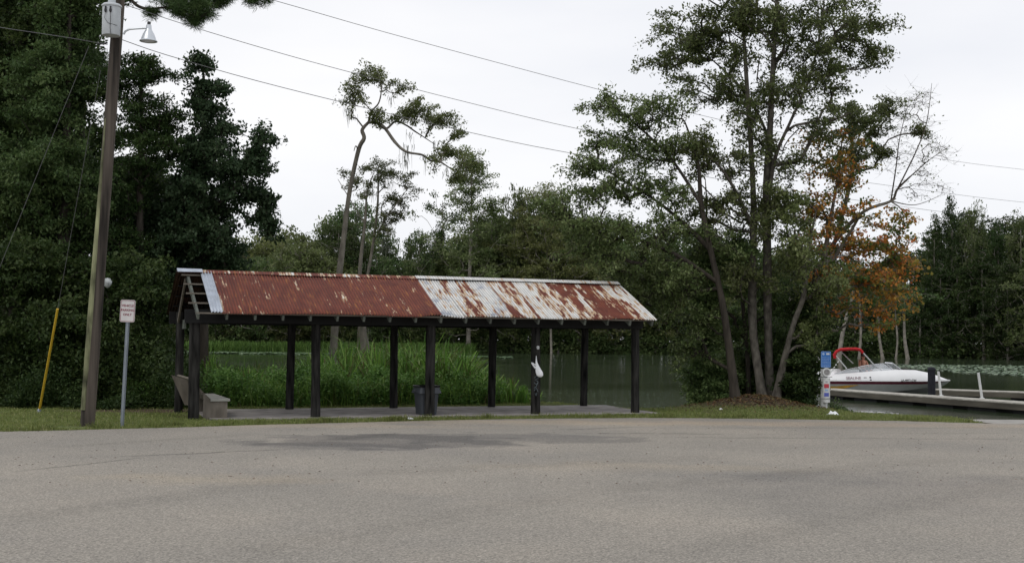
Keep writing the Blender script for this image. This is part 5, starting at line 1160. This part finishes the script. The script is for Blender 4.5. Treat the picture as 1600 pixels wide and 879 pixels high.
C, Rc = clumps([(1240, 390, 34, 50, Y, 1.1, 22), (1225, 320, 40, 40, Y, 1.1, 14), (1290, 440, 24, 40, Y+.2, .8, 12), (1268, 510, 22, 50, Y+.5, .7, 14)], rng, (.22, .4))
tree('young_oak', 'right leaning slim tree on the mound with a bare lower trunk', 'tree', tr, C, Rc, LS(108, .1, .5, flat=.9), M['bark_mid'], M['leaf_oak'], 67, twigs=3, group=GI)
Y = 34.6
tr = [([mbase(1100, Y)]+pxpoly([(1100, 560), (1102, 450), (1104, 330), (1102, 280)], Y, [0]*4), [.09, .08, .06, .03, .01])]
C, Rc = clumps([(1100, 400, 16, 70, Y, .5, 34), (1100, 500, 22, 60, Y, .6, 55), (1098, 590, 24, 34, Y, .8, 60), (1114, 614, 26, 20, Y-.6, .6, 50), (1128, 590, 20, 40, Y, .7, 34)], rng, (.2, .34))
tree('vine_covered_tree', 'slim vine wrapped stem on the left edge of the mound', 'tree', tr, C, Rc, LS(150, .085, .6, hang=.4), M['bark_dark'], M['leaf_mid'], 69, twigs=1, group=GI)
Y = 34.4
tr = [([mbase(1262, Y)]+pxpoly([(1264, 560), (1268, 480), (1272, 420)], Y, [0]*3), [.08, .07, .05, .02])]
C, Rc = clumps([(1258, 500, 20, 60, Y, .7, 34), (1246, 575, 30, 44, Y-.3, .9, 75), (1240, 606, 24, 24, Y-.7, .5, 40), (1235, 610, 26, 22, Y+.6, .6, 16)], rng, (.22, .36))
tree('vine_covered_tree', 'bushy vine mass between the leaning trunk and the blue notice', 'tree', tr, C, Rc, LS(190, .09, .55, hang=.4), M['bark_dark'], M['leaf_dark'], 71, twigs=1, group=GI)
Y = 34.2
tr = [([mbase(1170, Y+.6)]+pxpoly([(1168, 560), (1160, 470), (1150, 400), (1140, 340)], Y+.6, [0]*4), [.07, .06, .05, .035, .012])]
C, Rc = clumps([(1150, 400, 46, 40, Y+.3, 1, 30), (1110, 450, 36, 40, Y, .9, 22), (1200, 440, 40, 50, Y+.7, .9, 24), (1160, 520, 50, 44, Y+1.2, .9, 30), (1225, 540, 36, 50, Y+1.2, .8, 26)], rng, (.22, .4))
tree('understorey_tree', 'thin leafy understorey tree filling the space behind the mound trunks', 'tree', tr, C, Rc, LS(150, .09, .5), M['bark_dark'], M['leaf_mid'], 79, twigs=2, group=GI)
# backing shrubs behind mound and right waterside bush
n = 150; px = RG.uniform(1108, 1262, n); Yv = RG.uniform(35.2, 36.6, n); X = (px-800)/F*Yv
C = np.stack([X, Yv, -.2+RG.uniform(.05, 1.7, n)], 1); V, Fq, A = leaves(C, RG.uniform(.2, .38, n), 170, .09, .5, RG, flat=.85)
tag(np_mesh('mound_shrubs', V, Fq, M['leaf_mid'], attr=A), 'leafy shrubs filling the gaps behind the trunks on the mound', 'undergrowth', kind='stuff')
n = 90; px = RG.uniform(1296, 1330, n); Yv = RG.uniform(33.4, 34.6, n); X = (px-800)/F*Yv
C = np.stack([X, Yv, -.45+RG.uniform(.05, .5, n)*np.interp(px, [1286, 1300, 1330], [1, 1, .5])], 1); V, Fq, A = leaves(C, RG.uniform(.14, .26, n), 110, .07, .5, RG, flat=.85)
tag(np_mesh('waterside_bush', V, Fq, M['leaf_mid'], attr=A), 'small green bush at the water edge right of the blue notice post', 'bush')
# ---- red and orange maple
Y = 34.8
tr = [([gbase(1262, Y, -.4)]+pxpoly([(1264, 560), (1276, 470), (1288, 400), (1300, 330), (1312, 260), (1316, 210)], Y, [0, 0, 0, 0, .1, .1]), [.13, .11, .09, .075, .055, .03, .01]),
      (pxpoly([(1299, 410), (1330, 360), (1350, 330), (1385, 318), (1400, 310)], Y, [0, -.3, -.5, -.6, -.6]), [.05, .045, .035, .025, .015]),
      (pxpoly([(1300, 430), (1330, 400), (1370, 390), (1410, 400)], Y, [0, .4, .7, .9]), [.05, .04, .028, .012])]
C, Rc = clumps([(1300, 215, 46, 20, Y, .9, 12), (1290, 260, 44, 22, Y, 1, 14), (1325, 280, 40, 24, Y, 1, 14), (1285, 320, 40, 26, Y, 1, 16), (1340, 340, 40, 24, Y-.2, 1, 16), (1290, 380, 36, 30, Y, 1, 18), (1350, 390, 46, 26, Y, 1.1, 24), (1400, 400, 34, 30, Y+.3, 1, 20), (1300, 440, 40, 26, Y, 1, 18),
                (1360, 440, 50, 28, Y, 1.2, 28), (1410, 450, 28, 34, Y+.2, .9, 18), (1330, 475, 44, 18, Y, .9, 14), (1385, 500, 30, 26, Y, .8, 12), (1405, 345, 20, 26, Y, .7, 9)], rng, (.24, .42), .75)
tree('maple_tree', 'maple turning red and orange beside the landing above the boat', 'tree', tr, C, Rc, LS(52, .1, .75, clumpvar=.8), M['bark_grey'], M['leaf_maple'], 73, twigs=5, rtip=.005)
# ---- nearly bare tree
Y = 36.5
tr = [([gbase(1256, Y, -.4)]+pxpoly([(1262, 500), (1280, 420), (1310, 370), (1350, 330), (1392, 314), (1402, 296), (1420, 278), (1438, 262)], Y, [0, 0, 0, -.1, -.3, -.3, -.4, -.4]), [.1, .09, .075, .06, .05, .042, .034, .022, .01]),
      (pxpoly([(1310, 370), (1330, 270), (1345, 230), (1370, 190), (1400, 170)], Y, [0, .3, .4, .5, .5]), [.05, .04, .03, .02, .01]),
      (pxpoly([(1392, 314), (1400, 262), (1406, 215), (1422, 150)], Y, [-.3, -.1, .1, .3]), [.026, .018, .012, .005]),
      (pxpoly([(1402, 296), (1432, 235), (1448, 190), (1456, 130)], Y, [-.3, -.5, -.6, -.7]), [.026, .018, .012, .005]),
      (pxpoly([(1420, 278), (1452, 250), (1485, 228)], Y, [-.4, -.2, 0]), [.02, .012, .005]), (pxpoly([(1392, 314), (1430, 320), (1470, 305)], Y, [-.3, -.6, -.8]), [.02, .012, .005])]
C, Rc = clumps([(1420, 180, 40, 50, Y, 1, 26), (1450, 230, 34, 50, Y-.3, 1, 26), (1440, 290, 40, 40, Y-.3, 1, 22), (1400, 240, 40, 40, Y, 1, 18), (1445, 150, 20, 24, Y, .6, 8)], rng, (.3, .5), .8, 3)
tree('bare_tree', 'nearly leafless tree with fine twigs against the sky right of the maple', 'tree', tr, C, Rc, LS(5, .07, .6), M['bark'], M['leaf_oak'], 75, twigs=4, rtip=.0027, tlen=1.7, upp=.5)
C, Rc = clumps([(1385, 165, 24, 16, Y, .6, 9), (1345, 200, 40, 20, Y, .8, 12), (1320, 170, 30, 16, Y, .8, 8), (1378, 235, 16, 20, Y, .5, 5), (1330, 240, 26, 24, Y, .8, 8), (1440, 205, 10, 18, Y, .3, 3)], rng, (.2, .34))
tr = [([gbase(1266, Y+1, -.4)]+pxpoly([(1272, 500), (1298, 400), (1326, 300), (1338, 230), (1350, 190)], Y+1, [0]*5), [.08, .07, .06, .045, .03, .01])]
tree('leafy_sapling', 'thin leafy tree showing green clumps just above the maple', 'tree', tr, C, Rc, LS(110, .09, .5), M['bark_grey'], M['leaf_oak'], 77, twigs=4, rtip=.005)
pscale = .6
# ---- far woods: a few archetypes, each copied as individual trees
def arche(name, label, seed, hgt, wid, shape, leafm, per, size, nC, group, bark='bark_far', trunk_r=.3, rtip=.02, loc=(0, 400, 0), rc=(.55, 1.15), twigs=2):
    r_ = np.random.RandomState(seed); C_ = []
    while len(C_) < nC:
        f = r_.uniform(0, 1); a_ = r_.uniform(0, 6.28)
        rad = {'round': math.sin(math.pi*min(1, .12+.85*f))**.6, 'cone': (1-f)**.7+.12, 'tall': .55+.45*math.sin(math.pi*f*1.1), 'umbrella': (f > .62)*1.0+.15}[shape]
        q = math.sqrt(r_.uniform(0, 1))*rad*wid/2
        lump = 1+.35*math.sin(3*a_+seed)*math.sin(5*f*math.pi+seed)
        lo = {'round': .12, 'cone': .1, 'tall': .08, 'umbrella': .5}[shape]
        z = (lo+(1-lo)*f)*hgt+r_.normal()*.03*hgt
        if r_.uniform() < .12: q *= 1.35
        C_.append((q*lump*math.cos(a_), q*lump*math.sin(a_), z))
    C_ = np.array(C_); R_ = r_.uniform(*rc, nC)
    bx_, by_ = r_.uniform(-.6, .6, 2)
    tr_ = [([(0, 0, -.4), (bx_*.3, by_*.3, hgt*.3), (bx_, by_, hgt*.65), (bx_*.6, by_, hgt*.97)], [trunk_r, trunk_r*.8, trunk_r*.45, .04])]
    o = tree(name, label, 'tree', tr_, C_, R_, LS(per, size, .6, clumpvar=.65), M[bark], M[leafm], seed+5, twigs=twigs, rtip=rtip, group=group)
    return o
def dup(root, loc, rz, sc, label=None):
    r_ = root.copy(); COL.objects.link(r_); r_.location = loc; r_.rotation_euler = (0, 0, rz); r_.scale = sc
    if label: r_['label'] = label
    for ch_ in root.children:
        c_ = ch_.copy(); COL.objects.link(c_); c_.parent = r_
    return r_
FG = 'trees of the woods across the lake'
lab = {'round': 'round crowned green tree in the unbroken woods across the lake', 'tall': 'tall dense tree in the unbroken woods across the lake', 'light': 'pale green tree in the unbroken woods across the lake', 'cone': 'pointed dark tree in the unbroken woods across the lake'}
AR = [arche('round_tree', lab['round'], 101, 13, 12, 'round', 'leaf_mid', 90, .34, 210, FG), arche('tall_tree', lab['tall'], 103, 17, 10, 'tall', 'leaf_oak', 90, .34, 220, FG),
      arche('light_tree', lab['light'], 105, 12, 11, 'round', 'leaf_olive', 80, .34, 200, FG), arche('pointed_tree', lab['cone'], 107, 17, 9, 'cone', 'leaf_dark', 90, .34, 190, FG), arche('tall_tree', lab['tall'], 109, 18, 12, 'tall', 'leaf_dark', 90, .36, 230, FG)]
used = [False]*len(AR)
def place(px, row):
    w_ = 'left of the crooked tree' if px < 500 else 'between the crooked tree and the feathery pine' if px < 700 else 'behind the right half of the shelter roof' if px < 1000 else 'seen past the mound trees' if px < 1280 else 'behind the maple' if px < 1430 else 'at the right edge beyond the lily pads'
    return w_+(', at the far shore' if row == 0 else ', set back from the shore')
KN = ['round green tree', 'tall dense tree', 'pale green tree', 'pointed dark tree', 'broad dark tree']
def far(k, px, Y, s, sy=None, row=0):
    X = (px-800)/F*Y; o_ = AR[k]; loc = (X, Y, float(height(X, Y))-.3); rz_ = RG.uniform(0, 6.28); lb_ = KN[k]+' '+place(px, row); sc = (s*RG.uniform(.9, 1.15), s*RG.uniform(.9, 1.15), (sy or s)*RG.uniform(.95, 1.05))
    if not used[k]: used[k] = True; o_.location = loc; o_.rotation_euler = (0, 0, rz_); o_.scale = sc; o_['label'] = lb_
    else: dup(o_, loc, rz_, sc, lb_)
# skyline target: top y by px (photograph)
skx = [-50, 330, 370, 400, 440, 480, 520, 560, 610, 650, 680, 700, 740, 800, 860, 950, 1050, 1150, 1250, 1330, 1400, 1450, 1480, 1520, 1560, 1600, 1680]
sky_ = [380, 400, 385, 372, 358, 366, 345, 330, 395, 380, 365, 380, 350, 330, 345, 360, 370, 380, 390, 400, 400, 375, 345, 335, 350, 345, 330]
natural = [13, 17, 12, 17, 18]
for row, (dY, step, dr) in enumerate(((5, 33, 60), (14, 38, 20), (26, 42, 0))):
    px = -40+row*13
    while px < 1680:
        X0 = (px-800)/F*205; Yf = float(farY(X0))+dY+RG.uniform(-2, 2); top = np.interp(px, skx, sky_)+RG.uniform(0, 22)+dr*RG.uniform(.3, 1)
        hz = 530+.01*(px-800); hh = (hz-top)/F*Yf+1.85
        k = RG.choice([0, 1, 2, 4, 3], p=[.26, .24, .22, .16, .12]) if px < 1250 else RG.choice([1, 4, 3, 0], p=[.12, .5, .33, .05])
        if px < 540 and RG.uniform() < .5: k = 2
        far(k, px, Yf, np.clip(hh/natural[k], .45, 1.5)*.92 if natural[k] > 14 else np.clip(hh/natural[k], .5, 1.45), hh/natural[k], row); px += step*RG.uniform(.8, 1.2)
for px, top, k in ((1462, 352, 3), (1487, 318, 3), (1522, 332, 1), (1560, 352, 3), (1597, 338, 1), (1630, 330, 3), (768, 318, 1), (806, 300, 2), (838, 292, 1), (874, 322, 0), (910, 340, 2), (655, 372, 0)):
    Yf = float(farY((px-800)/F*190))+4; hz = 530+.01*(px-800); hh = (hz-top)/F*Yf+1.85; far(k, px, Yf, .62 if px > 1000 else .85, hh/natural[k], 0)
# middle-distance trees seen above the roof (nearer than the woods)
m1 = arche('feathery_pine', 'tall feathery pine rising right of the crooked tree above the roof', 121, 17.5, 8, 'cone', 'leaf_oak', 150, .2, 230, None, rc=(.45, .75), trunk_r=.22, rtip=.012, twigs=4)
X = (733-800)/F*112; m1.location = (X, 205, -.2)
m1.scale = (1.9, 1.9, 1.82)
X = (733-800)/F*205; m1.location = (X, 204, .2)
m2 = arche('flat_topped_pine', 'distant flat topped pine standing alone against the sky', 123, 18, 7, 'umbrella', 'leaf_dark', 120, .32, 46, None, rc=(.7, 1.1), trunk_r=.25, rtip=.03)
X = (688-800)/F*215; m2.location = (X, 214, .2); m2.scale = (1.0, 1.0, 1.45)
Y = 206.0
tr = [([gbase(862, Y)]+pxpoly([(860, 500), (856, 420), (850, 350), (846, 300)], Y, [0]*4), [.2, .18, .15, .1, .05])]
C, Rc = clumps([(850, 305, 34, 18, Y, 4, 8), (840, 345, 50, 26, Y, 5, 20), (870, 390, 55, 30, Y, 5, 24), (800, 385, 40, 26, Y, 5, 14), (850, 430, 70, 30, Y, 6, 34), (920, 430, 50, 40, Y, 6, 24), (880, 470, 60, 30, Y, 6, 24)], rng, (1.1, 2.0), 1.9, 1)
pscale = .6
tree('olive_tree', 'broad olive green tree just beyond the right end of the roof ridge', 'tree', tr, C, Rc, LS(150, .4, .5), M['bark_far'], M['leaf_olive'], 131, twigs=3, rtip=.03)
# bank undergrowth on far side
n = 3600; X = RG.uniform(-95, 105, n); Yv = farY(X)+2.5+RG.uniform(-1.2, 7, n); C = np.stack([X, Yv, height(X, Yv)+RG.uniform(-.2, 4.2, n)], 1)
V, Fq, A = leaves(C, RG.uniform(.8, 1.5, n), 38, .5, .6, RG, flat=.75, clumpvar=.7)
tag(np_mesh('far_bank_shrubs', V, Fq, M['leaf_mid'], attr=A), 'dense low growth lining the far bank of the lake', 'undergrowth', kind='stuff')
def farreeds(n):
    px_ = RG.uniform(290, 740, n); Y_ = RG.uniform(-5, 2, n); X_ = (px_-800)/F*192; Y2 = farY(X_)+Y_-1; return np.stack([X_, Y2, np.full(n, WZ-.05)], 1)
V, Fq, A = blades(9000, farreeds, .7, 2.0, .06, RG, .6)
tag(np_mesh('far_reeds', V, Fq, M['leaf_bright'], attr=A), 'green reeds along the far left bank', 'reeds', kind='stuff')
# pale leaning trunks standing in the water below the maple
for i, (bx_, by_, tx, ty, r_, lb) in enumerate(((1310, 556, 1330, 470, .3, 'pale trunk leaning right above the boat canopy'), (1342, 556, 1343, 470, .18, 'thin straight pale trunk just above the seated person'), (1380, 556, 1372, 480, .2, 'pale trunk leaning left below the orange leaves'), (1399, 556, 1400, 500, .14, 'short thin pale trunk between two leaning ones'), (1419, 557, 1413, 490, .22, 'pale trunk nearest the open water on the right'))):
    Yt = 180.0; q0 = at(bx_, by_, Yt); q1 = at(tx, ty, Yt); q0.z = WZ-.5; mid = (q0+q1)/2+Vector(((i % 2-.5)*.5, 0, 0)); q2 = q1+(q1-mid)*.6
    r2 = np.random.RandomState(200+i); C_ = np.array(q2)+r2.normal(size=(14, 3))*np.array([1.6, 1.6, 1.2])
    tree('flooded_tree', lb, 'tree', [([tuple(q0), tuple(mid), tuple(q1), tuple(q2)], [r_*1.3, r_, r_*.8, r_*.4])], C_, r2.uniform(.7, 1.1, 14), LS(90, .4, .6), M['bark_far'], M['leaf_mid'], 220+i, group='pale trunks standing in the water', rtip=.02)
# trees in the shallows on the right bank, nearer


# pale strips of unidentified kind on the water edge by the ramp
for i, (xa, xb, y_, lb) in enumerate(((1330, 1382, 644.5, 'long pale strip at the water edge in front of the near dock'), (1390, 1404, 646.5, 'short pale piece right of the long strip'))):
    qa = gp(xa, y_, WZ+.03); qb = gp(xb, y_+1, WZ+.03); mb = MB(); r_ = random.Random(i); n = 14; V = []
    for j in range(n+1):
        f = j/n; q = qa+(qb-qa)*f; wd = .16*math.sin(math.pi*min(.95, max(.05, f)))*r_.uniform(.5, 1.2); V += [(q.x-qa.x, q.y-wd-qa.y, r_.uniform(0, .02)), (q.x-qa.x, q.y+wd-qa.y, r_.uniform(0, .03))]
    mb.add(V, [(2*j, 2*j+2, 2*j+3, 2*j+1) for j in range(n)]); o = mb.build('pale_strip', M['sign_white']); o.location = qa; o.modifiers.new('s', 'SOLIDIFY').thickness = .03; tag(o, lb, 'debris')
